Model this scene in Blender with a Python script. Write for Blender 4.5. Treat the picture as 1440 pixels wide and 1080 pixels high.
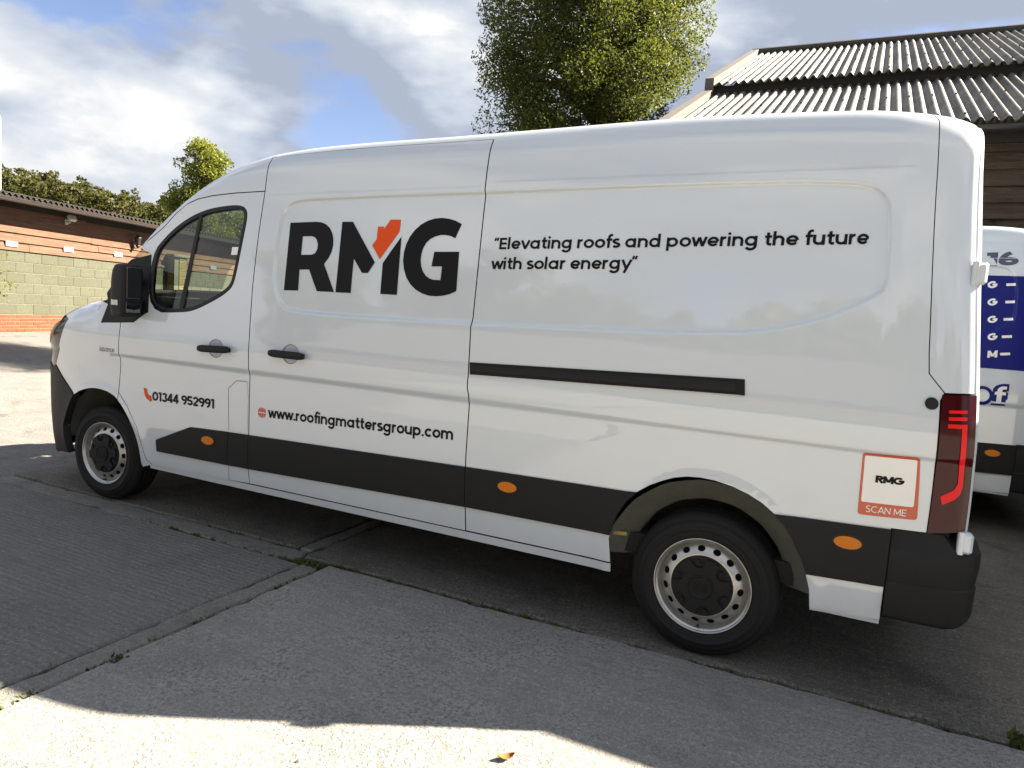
import bpy, math, random
import numpy as np
from mathutils import Vector, Matrix
from mathutils.geometry import delaunay_2d_cdt

for o in list(bpy.data.objects):
    bpy.data.objects.remove(o, do_unlink=True)
scene = bpy.context.scene
COL = scene.collection
R_ = math.radians
rng = np.random.default_rng(7)
random.seed(7)

# ------------------------------------------------------------------ camera
# world: x runs along the van (towards its rear), y away from the camera, z up; front axle stands at x = 0
CAM = np.array([4.7225, -4.2172, 1.5276])
YAW, PITCH, ROLL, FPX = R_(-64.770), R_(-5.7015), R_(3.8592), 999.45      # photo is 1440 px wide
_d = np.array([math.cos(PITCH) * math.cos(YAW), math.cos(PITCH) * math.sin(YAW), math.sin(PITCH)])
_r = np.cross(_d, [0, 0, 1]); _r /= np.linalg.norm(_r); _u = np.cross(_r, _d)
_r, _u = math.cos(ROLL) * _r + math.sin(ROLL) * _u, -math.sin(ROLL) * _r + math.cos(ROLL) * _u
FLIP = np.array([-1, -1, 1])
DV, RV, UV = _d * FLIP, _r * FLIP, _u * FLIP
cd = bpy.data.cameras.new('camera')
cd.sensor_width = 36; cd.lens = 36 * FPX / 1440; cd.clip_start = 0.05; cd.clip_end = 3000
cam = bpy.data.objects.new('camera', cd); COL.objects.link(cam)
cam.matrix_world = Matrix(((RV[0], UV[0], -DV[0], CAM[0]), (RV[1], UV[1], -DV[1], CAM[1]), (RV[2], UV[2], -DV[2], CAM[2]), (0, 0, 0, 1)))
scene.camera = cam

def ray(u, v):
    return DV + (u - 720) / FPX * RV + (540 - v) / FPX * UV
def at(u, v, dep):
    return CAM + dep * ray(u, v)
def on_y(u, v, y):
    D = ray(u, v); return CAM + (y - CAM[1]) / D[1] * D
def on_z(u, v, z=0.0):
    D = ray(u, v); return CAM + (z - CAM[2]) / D[2] * D
def project(P):
    w = P - CAM; z = w @ DV
    return np.array([720 + FPX * (w @ RV) / z, 540 - FPX * (w @ UV) / z])

# ------------------------------------------------------------------ render + light
SUN_DIR = np.array([1.13, 0.76, 1.0]); SUN_DIR /= np.linalg.norm(SUN_DIR)       # towards the sun
scene.view_settings.view_transform = 'Standard'
scene.view_settings.look = 'None'
scene.view_settings.gamma = 1
scene.view_settings.use_curve_mapping = False
scene.view_settings.exposure = 2.6
scene.render.engine = 'CYCLES'
scene.cycles.use_denoising = True
scene.cycles.max_bounces = 8
scene.cycles.transparent_max_bounces = 16
scene.cycles.sample_clamp_indirect = 6

sl = bpy.data.lights.new('sun', 'SUN'); sl.energy = 5.0; sl.angle = R_(0.53); sl.color = (1.0, 0.885, 0.715)
so = bpy.data.objects.new('sun', sl); COL.objects.link(so)
so.rotation_euler = Vector(SUN_DIR).to_track_quat('Z', 'Y').to_euler(); so.location = (20, 15, 30)

# ------------------------------------------------------------------ node helpers
class NT:
    def __init__(s, tree): s.t = tree; s.n = tree.nodes; s.l = tree.links
    def add(s, typ, **kw):
        n = s.n.new(typ)
        for k, v in kw.items():
            if k == 'inp':
                for kk, vv in v.items(): s.set(n.inputs[kk], vv)
            else: setattr(n, k, v)
        return n
    def set(s, sock, v):
        if isinstance(v, bpy.types.NodeSocket): s.l.new(v, sock)
        elif isinstance(v, bpy.types.Node): s.l.new(v.outputs[0], sock)
        else:
            try: sock.default_value = v
            except Exception: sock.default_value = tuple(v) + (1,)
    def math(s, op, a, b=0.0, c=None, clamp=False):
        n = s.add('ShaderNodeMath', operation=op, use_clamp=clamp)
        s.set(n.inputs[0], a); s.set(n.inputs[1], b)
        if c is not None: s.set(n.inputs[2], c)
        return n.outputs[0]
    def vmath(s, op, a, b=(0, 0, 0)):
        n = s.add('ShaderNodeVectorMath', operation=op); s.set(n.inputs[0], a)
        if op == 'SCALE': s.set(n.inputs[3], b)
        else: s.set(n.inputs[1], b)
        return n.outputs[0]
    def noise(s, vec, scale, detail=4, rough=0.55, dist=0.0):
        n = s.add('ShaderNodeTexNoise', inp={'Vector': vec, 'Scale': scale, 'Detail': detail, 'Roughness': rough, 'Distortion': dist})
        return n.outputs['Fac']
    def ramp(s, fac, stops, interp='LINEAR'):
        n = s.add('ShaderNodeValToRGB'); cr = n.color_ramp; cr.interpolation = interp
        while len(cr.elements) < len(stops): cr.elements.new(0.5)
        for e, (p, c) in zip(cr.elements, stops):
            e.position = p; e.color = (c, c, c, 1) if isinstance(c, (int, float)) else tuple(c) + (1,)
        s.set(n.inputs[0], fac); return n.outputs[0]
    def mix(s, fac, a, b, mode='MIX'):
        n = s.add('ShaderNodeMix', data_type='RGBA', blend_type=mode)
        s.set(n.inputs[0], fac); s.set(n.inputs[6], a if not isinstance(a, tuple) else a + (1,)); s.set(n.inputs[7], b if not isinstance(b, tuple) else b + (1,))
        return n.outputs[2]
    def mapr(s, v, a, b, c=0.0, d=1.0, smooth=False):
        n = s.add('ShaderNodeMapRange', inp={'Value': v, 'From Min': a, 'From Max': b, 'To Min': c, 'To Max': d})
        if smooth: n.interpolation_type = 'SMOOTHSTEP'
        return n.outputs[0]
    def bump(s, h, strength, dist=0.01, normal=None):
        n = s.add('ShaderNodeBump', inp={'Height': h, 'Strength': strength, 'Distance': dist})
        if normal is not None: s.set(n.inputs['Normal'], normal)
        return n.outputs[0]

# ------------------------------------------------------------------ sky
world = bpy.data.worlds.new('World'); scene.world = world; world.use_nodes = True
w = NT(world.node_tree); w.n.clear()
geo = w.add('ShaderNodeTexCoord').outputs['Generated']
sky = w.add('ShaderNodeTexSky', sky_type='NISHITA', sun_disc=False, sun_elevation=math.asin(SUN_DIR[2]),
            sun_rotation=math.atan2(SUN_DIR[0], SUN_DIR[1]), altitude=60, air_density=1.0, dust_density=0.6, ozone_density=1.5)
sep = w.add('ShaderNodeSeparateXYZ'); w.set(sep.inputs[0], geo)
zc = w.math('ADD', w.math('MAXIMUM', sep.outputs[2], 0.0), 0.9)
px_ = w.math('DIVIDE', sep.outputs[0], zc); py_ = w.math('DIVIDE', sep.outputs[1], zc)
cmb = w.add('ShaderNodeCombineXYZ'); w.set(cmb.inputs[0], px_); w.set(cmb.inputs[1], py_); w.set(cmb.inputs[2], w.math('MULTIPLY', sep.outputs[2], 1.6))
SKY_OFF = (4.3, 1.6, 2.0)
cv = w.vmath('ADD', cmb.outputs[0], SKY_OFF)
def cloud(vec, det): return w.noise(vec, 3.0, det, 0.52, 0.1)
n1 = cloud(cv, 10)
up = w.vmath('ADD', cv, (0.02, -0.05, 0.10)); up2 = w.vmath('ADD', cv, (0.05, -0.13, 0.25))
lowf = w.noise(w.vmath('ADD', cv, (9.0, 4.0, 2.0)), 1.1, 3, 0.5)
mask = w.mapr(w.math('ADD', n1, w.math('MULTIPLY', w.math('SUBTRACT', lowf, 0.5), 0.35)), 0.375, 0.455, smooth=True)
l1 = w.mapr(w.math('SUBTRACT', n1, cloud(up, 10)), -0.075, 0.075)
l2 = w.mapr(w.math('SUBTRACT', cloud(cv, 4), cloud(up2, 4)), -0.08, 0.12)
lit = w.math('ADD', w.math('MULTIPLY', l1, 0.45), w.math('MULTIPLY', l2, 0.55))
edge = w.mapr(mask, 0.2, 1.0, 0.25, 0.0)
fluff = w.math('MULTIPLY', w.math('SUBTRACT', w.noise(cv, 11.0, 6, 0.6, 0.3), 0.5), 0.9)
ccol = w.ramp(w.math('ADD', w.math('ADD', lit, edge), fluff, clamp=True), [(0.15, (0.46, 0.52, 0.65)), (0.50, (0.66, 0.72, 0.83)), (0.82, (0.87, 0.905, 0.95)), (1.0, (1.05, 1.05, 1.05))])
CLOUD_GAIN = 3.2
cl = w.vmath('SCALE', ccol, CLOUD_GAIN)
blue = w.vmath('MULTIPLY', sky.outputs[0], (0.66, 0.60, 0.66))
skyc = w.mix(mask, blue, cl)
skyc = w.mix(w.mapr(sep.outputs[2], -0.02, 0.16, 0.6, 0.0), skyc, (1.7, 1.85, 2.1))
bg = w.add('ShaderNodeBackground', inp={'Color': skyc, 'Strength': 0.05})
out = w.add('ShaderNodeOutputWorld'); w.l.new(bg.outputs[0], out.inputs[0])

# ------------------------------------------------------------------ materials
MATS = {}
def mat(name):
    m = bpy.data.materials.new(name); m.use_nodes = True
    t = NT(m.node_tree); t.n.clear()
    t.out = t.add('ShaderNodeOutputMaterial'); MATS[name] = m
    return m, t
def principled(t, **inp):
    names = {'base': 'Base Color', 'rough': 'Roughness', 'metal': 'Metallic', 'coat': 'Coat Weight', 'coatr': 'Coat Roughness',
             'spec': 'Specular IOR Level', 'normal': 'Normal', 'ior': 'IOR', 'trans': 'Transmission Weight', 'coatn': 'Coat Normal'}
    p = t.add('ShaderNodeBsdfPrincipled')
    for k, v in inp.items():
        if isinstance(v, tuple) and len(v) == 3: v = v + (1,)
        t.set(p.inputs[names[k]], v)
    t.l.new(p.outputs[0], t.out.inputs[0]); return p
def simple(name, base, rough=0.5, metal=0.0, coat=0.0, coatr=0.05, vary=0.0, vscale=6.0, bump=0.0, bscale=200.0, spec=0.5):
    m, t = mat(name)
    pos = t.add('ShaderNodeTexCoord').outputs['Object']
    col = tuple(base) + (1,)
    if vary:
        f = t.noise(pos, vscale, 5, 0.6)
        col = t.mix(f, tuple(c * (1 - vary) for c in base), tuple(min(1, c * (1 + vary)) for c in base))
    p = principled(t, base=col, rough=rough, metal=metal, coat=coat, coatr=coatr, spec=spec)
    if bump:
        t.set(p.inputs['Normal'], t.bump(t.noise(pos, bscale, 3, 0.6), bump, 0.004))
    return m

# van paint: white base, clear coat with a very slight orange peel, thin road film near the bottom
m, t = mat('van_paint')
pos = t.add('ShaderNodeTexCoord').outputs['Object']
film = t.noise(pos, 2.2, 6, 0.6)
low = t.mapr(t.add('ShaderNodeSeparateXYZ', inp={0: pos}).outputs[2], 0.25, 0.75, 1.0, 0.0)
dirt = t.math('MULTIPLY', low, t.mapr(film, 0.45, 0.75, 0.0, 0.22))
col = t.mix(dirt, (0.585, 0.635, 0.68), (0.34, 0.34, 0.30))
p = principled(t, base=col, rough=t.mapr(film, 0.3, 0.7, 0.30, 0.40), coat=1.0, coatr=0.025, spec=0.4)
peel = t.bump(t.math('ADD', t.noise(pos, 55, 2, 0.5), t.math('MULTIPLY', t.noise(pos, 3.5, 2, 0.5), 14.0)), 0.02, 0.004)
t.set(p.inputs['Coat Normal'], peel); p.inputs['Coat IOR'].default_value = 1.9
simple('black_plastic', (0.013, 0.013, 0.0135), 0.6, spec=0.25, bump=0.25, bscale=900, vary=0.12, vscale=12)
simple('gloss_black', (0.008, 0.008, 0.0085), 0.3, spec=0.3)
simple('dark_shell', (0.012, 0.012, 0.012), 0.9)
simple('liner', (0.10, 0.10, 0.082), 0.9, vary=0.35, vscale=14, bump=0.4, bscale=160)
simple('interior', (0.018, 0.018, 0.02), 0.8, vary=0.2, vscale=20, bump=0.3, bscale=300)
simple('decal_black', (0.005, 0.005, 0.006), 0.45, spec=0.18)
simple('decal_grey', (0.06, 0.06, 0.065), 0.3)
simple('decal_red', (0.70, 0.075, 0.010), 0.4, spec=0.2)
simple('decal_band', (0.55, 0.085, 0.03), 0.3, coat=0.4)
simple('decal_white', (0.82, 0.82, 0.8), 0.3, coat=0.5)
simple('decal_blue', (0.003, 0.007, 0.15), 0.35, spec=0.3)
simple('decal_slate', (0.05, 0.06, 0.11), 0.3, coat=0.5)
simple('lamp_red', (0.045, 0.002, 0.004), 0.10, spec=0.35)
simple('lamp_bright', (0.80, 0.008, 0.012), 0.25, spec=0.3)
simple('amber', (0.60, 0.17, 0.003), 0.25, spec=0.3, vary=0.3, vscale=180, bump=0.3, bscale=250)
simple('lamp_clear', (0.55, 0.53, 0.48), 0.12, coat=1.0, vary=0.5, vscale=60)
simple('headlamp', (0.03, 0.03, 0.032), 0.12, spec=0.22, vary=0.7, vscale=25)
simple('rubber', (0.012, 0.012, 0.0125), 0.75, spec=0.3, vary=0.3, vscale=25, bump=0.25, bscale=300)
simple('steel_rim', (0.50, 0.49, 0.47), 0.36, metal=0.85, vary=0.14, vscale=18)
simple('axle', (0.02, 0.02, 0.02), 0.8)
simple('mirror_glass', (0.16, 0.17, 0.18), 0.03, metal=1.0)
simple('spring', (0.45, 0.33, 0.10), 0.5, metal=0.3)

m, t = mat('window_glass')
fc = t.add('ShaderNodeLayerWeight', inp={'Blend': 0.5}).outputs['Facing']; fres = t.math('ADD', t.math('MULTIPLY', t.math('POWER', fc, 4.0), 0.85), 0.05)
tr = t.add('ShaderNodeBsdfTransparent', inp={'Color': (0.50, 0.57, 0.52, 1)})
gl = t.add('ShaderNodeBsdfGlossy', inp={'Color': (1, 1, 1, 1), 'Roughness': 0.01})
mx = t.add('ShaderNodeMixShader', inp={0: fres, 1: tr.outputs[0], 2: gl.outputs[0]})
t.l.new(mx.outputs[0], t.out.inputs[0])

# ------------------------------------------------------------------ object helpers
def obj(name, verts, faces, m=None, parent=None, smooth=False, normals=None, coll=True):
    me = bpy.data.meshes.new(name)
    me.from_pydata([tuple(map(float, v)) for v in verts] if not isinstance(verts, list) else verts, [], faces if isinstance(faces, list) else faces.tolist())
    me.update()
    o = bpy.data.objects.new(name, me); COL.objects.link(o)
    if m is not None: me.materials.append(MATS[m] if isinstance(m, str) else m)
    if smooth:
        me.polygons.foreach_set('use_smooth', [True] * len(me.polygons))
    if normals is not None:
        me.polygons.foreach_set('use_smooth', [True] * len(me.polygons))
        me.normals_split_custom_set_from_vertices([tuple(map(float, n)) for n in normals])
    if parent is not None: o.parent = parent
    return o
def empty(name, loc=(0, 0, 0), label=None, cat=None, group=None, rz=0.0):
    o = bpy.data.objects.new(name, None); COL.objects.link(o); o.location = loc; o.rotation_euler[2] = rz
    o.empty_display_size = 0.2
    return tag(o, label, cat, group)
def tag(o, label=None, cat=None, group=None, kind=None):
    for k, v in (('label', label), ('category', cat), ('group', group), ('kind', kind)):
        if v: o[k] = v
    return o
def box_vf(c, s, bev=0.0):
    """chamfered box: centre, full size"""
    c = np.array(c, float); h = np.array(s, float) / 2
    if bev <= 0:
        V = [c + h * np.array((a, b, d)) for a in (-1, 1) for b in (-1, 1) for d in (-1, 1)]
        F = [(0, 1, 3, 2), (4, 6, 7, 5), (0, 4, 5, 1), (2, 3, 7, 6), (0, 2, 6, 4), (1, 5, 7, 3)]
        return V, F
    b = min(bev, h.min() * 0.9); V = []; idx = {}
    for sx in (-1, 1):
        for sy in (-1, 1):
            for sz in (-1, 1):
                sg = np.array((sx, sy, sz))
                for ax in range(3):
                    k = h - b; k = k.copy(); k[ax] = h[ax]
                    idx[(sx, sy, sz, ax)] = len(V); V.append(c + sg * k)
    F = []
    def q(*a): F.append(tuple(idx[i] for i in a))
    for ax in range(3):
        o1, o2 = [i for i in range(3) if i != ax]
        for s0 in (-1, 1):
            loop = []
            for (p1, p2) in ((-1, -1), (1, -1), (1, 1), (-1, 1)):
                k = [0, 0, 0]; k[ax] = s0; k[o1] = p1; k[o2] = p2; loop.append((*k, ax))
            if (s0 > 0) == (ax == 1): loop.reverse()
            q(*loop)
    for ax in range(3):
        o1, o2 = [i for i in range(3) if i != ax]
        for p1 in (-1, 1):
            for p2 in (-1, 1):
                k0 = [0, 0, 0]; k1 = [0, 0, 0]; k0[ax] = -1; k1[ax] = 1
                for k in (k0, k1): k[o1] = p1; k[o2] = p2
                lp = [(*k0, o1), (*k1, o1), (*k1, o2), (*k0, o2)]
                if (p1 * p2 > 0) == (ax != 1): lp.reverse()
                q(*lp)
    for sx in (-1, 1):
        for sy in (-1, 1):
            for sz in (-1, 1):
                lp = [(sx, sy, sz, 0), (sx, sy, sz, 1), (sx, sy, sz, 2)]
                if sx * sy * sz < 0: lp.reverse()
                q(*lp)
    return V, F
def join(parts):
    V, F = [], []
    for v, f in parts:
        n = len(V); V.extend([tuple(map(float, a)) for a in v]); F.extend([tuple(i + n for i in g) for g in f])
    return V, F
def box(name, c, s, m, parent=None, bev=0.0):
    V, F = box_vf(c, s, bev); return obj(name, [tuple(v) for v in V], F, m, parent)
def lathe_vf(profile, n=64, axis='y', c=(0, 0, 0), closed=False):
    V = []; F = []; k = len(profile)
    for i in range(n):
        a = 2 * math.pi * i / n; ca, sa = math.cos(a), math.sin(a)
        for r, h in profile:
            V.append((c[0] + r * ca, c[1] + h, c[2] + r * sa) if axis == 'y' else (c[0] + r * ca, c[1] + r * sa, c[2] + h))
    for i in range(n):
        j = (i + 1) % n
        for q in range(k if closed else k - 1):
            q2 = (q + 1) % k
            F.append((i * k + q, i * k + q2, j * k + q2, j * k + q) if axis == 'y' else (i * k + q, j * k + q, j * k + q2, i * k + q2))
    return V, F
def tube_vf(pts, rad, n=8):
    pts = [np.array(p, float) for p in pts]; V = []; F = []
    rad = rad if isinstance(rad, (list, tuple, np.ndarray)) else [rad] * len(pts)
    for i, p in enumerate(pts):
        tg = pts[min(i + 1, len(pts) - 1)] - pts[max(i - 1, 0)]; tg = tg / (np.linalg.norm(tg) + 1e-9)
        a = np.cross(tg, [0, 0, 1]) if abs(tg[2]) < 0.95 else np.cross(tg, [1, 0, 0]); a /= np.linalg.norm(a); b = np.cross(tg, a)
        for k in range(n):
            an = 2 * math.pi * k / n; V.append(tuple(p + rad[i] * (math.cos(an) * a + math.sin(an) * b)))
    for i in range(len(pts) - 1):
        for k in range(n):
            k2 = (k + 1) % n; F.append((i * n + k, (i + 1) * n + k, (i + 1) * n + k2, i * n + k2))
    F.append(tuple(range(n))); F.append(tuple((len(pts) - 1) * n + k for k in reversed(range(n))))
    return V, F
def prism_vf(poly, y0, y1):
    """polygon in (x, z) pushed along y"""
    n = len(poly); V = [(p[0], y0, p[1]) for p in poly] + [(p[0], y1, p[1]) for p in poly]
    F = [tuple(range(n)), tuple(range(2 * n - 1, n - 1, -1))] + [((i + 1) % n, i, n + i, n + (i + 1) % n) for i in range(n)]
    return V, F
def copy_tree(o, parent=None, skip=()):
    c = o.copy(); COL.objects.link(c); c.parent = parent
    for ch in o.children:
        if ch.name.split('.')[0] not in skip: copy_tree(ch, c, skip)
    return c
# ------------------------------------------------------------------ van body surface: P(x, s)
def pchip(xs, ys):
    xs = np.array(xs, float); ys = np.array(ys, float); h = np.diff(xs); dl = np.diff(ys) / h
    m = np.zeros_like(ys)
    for i in range(1, len(xs) - 1):
        if dl[i - 1] * dl[i] > 0:
            w1 = 2 * h[i] + h[i - 1]; w2 = h[i] + 2 * h[i - 1]; m[i] = (w1 + w2) / (w1 / dl[i - 1] + w2 / dl[i])
    m[0], m[-1] = dl[0], dl[-1]
    def f(x):
        x = np.clip(np.asarray(x, float), xs[0], xs[-1]); i = np.clip(np.searchsorted(xs, x, 'right') - 1, 0, len(xs) - 2)
        t = (x - xs[i]) / h[i]
        return ((1 + 2 * t) * (1 - t) ** 2 * ys[i] + t * (1 - t) ** 2 * h[i] * m[i] + t * t * (3 - 2 * t) * ys[i + 1] + t * t * (t - 1) * h[i] * m[i + 1])
    return f
ZS = [0.20, 0.34, 0.37, 0.45, 0.60, 0.80, 0.95, 1.045, 1.085, 1.16, 1.35, 1.60, 1.85, 2.10, 2.25, 2.5]
YS = [0.955, 0.982, 0.988, 0.998, 1.010, 1.016, 1.018, 1.019, 1.033, 1.036, 1.022, 0.998, 0.972, 0.942, 0.920, 0.86]
Yz = pchip(ZS, YS)
Hf = pchip([-1.01, -0.97, -0.9, -0.6, -0.3, 0.0, 0.1, 0.3, 0.55, 0.93, 1.24, 1.49, 1.95, 2.97, 4.06, 4.63, 4.98, 5.12, 5.2],
           [1.00, 1.10, 1.18, 1.345, 1.43, 1.495, 1.56, 1.75, 1.99, 2.262, 2.388, 2.44, 2.475, 2.50, 2.525, 2.515, 2.485, 2.46, 2.43])
hdf = pchip([-1.01, -0.6, 0.0, 0.12, 0.3, 0.55, 0.93, 1.24, 1.49, 1.9, 5.3], [0.12, 0.20, 0.20, 0.12, 0.075, 0.085, 0.115, 0.14, 0.16, 0.18, 0.18])
Tf = pchip([-1.012, -1.0, -0.97, -0.92, -0.84, -0.72, -0.56, -0.38, -0.15, 0.1, 4.85, 5.02, 5.12, 5.17, 5.2],
           [0.0, 0.26, 0.46, 0.62, 0.75, 0.85, 0.92, 0.962, 0.99, 1.0, 1.0, 0.990, 0.975, 0.958, 0.935])
LA = 0.6
rxf = pchip([-1.01, -0.8, -0.5, 0.0, 0.15, 0.4, 0.9, 1.3, 1.7, 4.9, 5.2], [0.3, 0.30, 0.30, 0.28, 0.16, 0.12, 0.12, 0.12, 0.11, 0.11, 0.11])
# one long pressed panel running across sliding door and rear quarter
REC = [(1.585, 1.62), (1.60, 2.02), (1.66, 2.085), (1.80, 2.105), (2.98, 2.13), (4.2, 2.16), (4.68, 2.155), (4.80, 2.115), (4.845, 2.03), (4.85, 1.74), (4.80, 1.69), (4.50, 1.545), (4.15, 1.495), (2.92, 1.46), (1.76, 1.445), (1.66, 1.49)]
def chaikin(P, it=2, closed=True):
    P = np.array(P, float)
    for _ in range(it):
        if closed:
            Q = np.roll(P, -1, 0); P = np.stack([0.75 * P + 0.25 * Q, 0.25 * P + 0.75 * Q], 1).reshape(-1, 2)
        else:
            A, B = P[:-1], P[1:]; M = np.stack([0.75 * A + 0.25 * B, 0.25 * A + 0.75 * B], 1).reshape(-1, 2); P = np.vstack([P[:1], M, P[-1:]])
    return P
RECP = chaikin(REC, 2)
def in_poly(pts, poly):
    pts = np.asarray(pts, float); poly = np.asarray(poly, float); x, y = pts[:, 0], pts[:, 1]; c = np.zeros(len(pts), bool)
    j = len(poly) - 1
    for i in range(len(poly)):
        xi, yi = poly[i]; xj, yj = poly[j]
        if yi != yj: c ^= ((yi > y) != (yj > y)) & (x < (xj - xi) * (y - yi) / (yj - yi) + xi)
        j = i
    return c
def dist_poly(pts, poly, closed=True):
    pts = np.asarray(pts, float); poly = np.asarray(poly, float); d = np.full(len(pts), 1e9)
    A = poly if closed else poly[:-1]; B = np.roll(poly, -1, 0) if closed else poly[1:]
    for a, b in zip(A, B):
        ab = b - a; L = (ab @ ab) + 1e-12; t = np.clip(((pts - a) @ ab) / L, 0, 1)
        d = np.minimum(d, np.hypot(*(pts - a - t[:, None] * ab).T))
    return d
def sstep(a, b, v):
    t = np.clip((v - a) / (b - a), 0, 1); return t * t * (3 - 2 * t)
def recess(x, z):
    out = np.zeros_like(x); k = (x > 1.5) & (x < 4.95) & (z > 1.38) & (z < 2.22)
    if k.any():
        pts = np.stack([x[k], z[k]], 1); sd = dist_poly(pts, RECP); sd[in_poly(pts, RECP)] *= -1
        out[k] = sstep(0.011, -0.011, sd)
    return out
def flare(x, z):
    r1 = np.hypot(x - 0.05, (z - 0.36)); r2 = np.hypot(x - 4.215, (z - 0.38))
    return 0.010 * np.exp(-((r1 - 0.45) / 0.05) ** 2) * (z > 0.3) + 0.008 * np.exp(-((r2 - 0.46) / 0.04) ** 2)
def side(x, z):
    return (Yz(z) + flare(x, z)) * Tf(x) - 0.015 * recess(x, z)
def surf(x, s, off=0.0):
    """near (camera) side of the body; off moves along the outward normal"""
    x = np.atleast_1d(np.asarray(x, float)); s = np.atleast_1d(np.asarray(s, float))
    H = Hf(x); hd = hdf(x); z0 = H - hd
    zl = np.minimum(s, z0); Y0 = side(x, zl)
    q = np.clip((s - z0) / LA, 0, 1)
    rx = rxf(x) * np.minimum(1.0, Y0 / 0.5); B = math.radians(86); qa = 0.5
    be = np.minimum(q / qa, 1) * B; t_ = np.clip((q - qa) / (1 - qa), 0, 1)
    ye = Y0 - rx * (1 - math.cos(B)); h1 = hd / (math.sin(B) + 0.5 * math.cos(B) / math.sin(B) * ye / (rx + 1e-6)); crown = hd - h1 * math.sin(B)
    sl_ = (Yz(z0 + 0.01) - Yz(z0 - 0.01)) / 0.02 * Tf(x)
    ya = Y0 - rx * (1 - np.cos(be)) + sl_ * h1 * np.sin(be) * np.cos(be); za = h1 * np.sin(be)
    ye2 = ye + sl_ * h1 * math.sin(B) * math.cos(B)
    yy = np.where(s > z0, np.where(q < qa, ya, ye2 * (1 - t_)), Y0)
    zz = np.where(s > z0, z0 + np.where(q < qa, za, h1 * math.sin(B) + crown * (1 - (1 - t_) ** 2)), s)
    P = np.stack([x - 0.10 * sstep(0.85, 2.45, zz) * sstep(4.6, 5.2, x), -yy, zz], 1)
    if off:
        P = P + off * normal(x, s)
    return P
def normal(x, s):
    e = 1e-3
    a = surf(x + e, s) - surf(x - e, s); b = surf(x, np.asarray(s) + e) - surf(x, np.asarray(s) - e)
    n = np.cross(a, b); n /= (np.linalg.norm(n, axis=1)[:, None] + 1e-12)
    return n
def pick(u, v):
    """photo pixel -> (x, s) on the van's near side"""
    g = on_y(u, v, -0.97); q = np.array([g[0], g[2]])
    for _ in range(25):
        f = project(surf(q[0], q[1])[0]) - (u, v)
        if abs(f).max() < 0.02: break
        J = np.stack([(project(surf(q[0] + 1e-4, q[1])[0]) - (u, v) - f) / 1e-4, (project(surf(q[0], q[1] + 1e-4)[0]) - (u, v) - f) / 1e-4], 1)
        try: st = np.linalg.solve(J, -f)
        except Exception: break
        q = q + np.clip(st, -0.15, 0.15)
    return q
def picks(*pts): return np.array([pick(*p) for p in pts])

def densify(P, step, closed=True):
    P = np.asarray(P, float); out = []
    n = len(P)
    for i in range(n if closed else n - 1):
        a, b = P[i], P[(i + 1) % n]; k = max(1, int(math.ceil(np.hypot(*(b - a)) / step)))
        for j in range(k): out.append(a + (b - a) * j / k)
    if not closed: out.append(P[-1])
    return np.array(out)
def area(P):
    x, y = np.asarray(P).T; return 0.5 * np.sum(x * np.roll(y, -1) - np.roll(x, -1) * y)
def inset(P, d):
    """move a polygon's edge inwards"""
    P = np.asarray(P, float)
    if area(P) < 0: P = P[::-1]
    A = np.roll(P, 1, 0); B = np.roll(P, -1, 0)
    e1 = P - A; e2 = B - P
    e1 /= np.linalg.norm(e1, axis=1)[:, None] + 1e-12; e2 /= np.linalg.norm(e2, axis=1)[:, None] + 1e-12
    n1 = np.stack([-e1[:, 1], e1[:, 0]], 1); n2 = np.stack([-e2[:, 1], e2[:, 0]], 1)
    m = n1 + n2; k = np.clip((m * m).sum(1), 0.5, None)
    return P + 2 * d * m / k[:, None]
def cdt(loops, inner, keep, extra_edges_closed=True):
    pts = []; edges = []
    for L in loops:
        n0 = len(pts); pts.extend(map(tuple, L)); edges.extend([(n0 + i, n0 + (i + 1) % len(L)) for i in range(len(L))])
    pts.extend(map(tuple, inner))
    v, e, f, *_ = delaunay_2d_cdt([Vector(p) for p in pts], edges, [], 0, 1e-6)
    v = np.array([(a.x, a.y) for a in v]); f = np.array([tuple(a) for a in f if len(a) == 3], int)
    c = v[f].mean(1); k = keep(c); f = f[k]
    ar = np.cross(v[f[:, 1]] - v[f[:, 0]], v[f[:, 2]] - v[f[:, 0]])
    f[ar < 0] = f[ar < 0][:, ::-1]
    f = f[abs(ar) > 1e-10]
    used = np.unique(f); mp = -np.ones(len(v), int); mp[used] = np.arange(len(used))
    return v[used], mp[f]
CREASE_ROWS = [1.03, 1.04, 1.05, 1.06, 1.07, 1.08, 1.09, 1.10]
def feature_points():
    P = []
    xs = np.arange(0.2, 5.1, 0.04)
    for z in CREASE_ROWS: P.append(np.stack([xs, np.full_like(xs, z)], 1))
    base = densify(RECP, 0.02)
    for d in (-0.014, -0.0095, -0.005, 0.0, 0.005, 0.0095, 0.014): P.append(inset(base, d))
    return np.vstack(P)
FEAT = feature_points()
NOSEX = [-1.011, -1.009, -1.006, -1.0, -0.99, -0.98, -0.965, -0.95, -0.93, -0.91, -0.88, -0.85, -0.82, -0.78, -0.74, -0.70]
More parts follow.
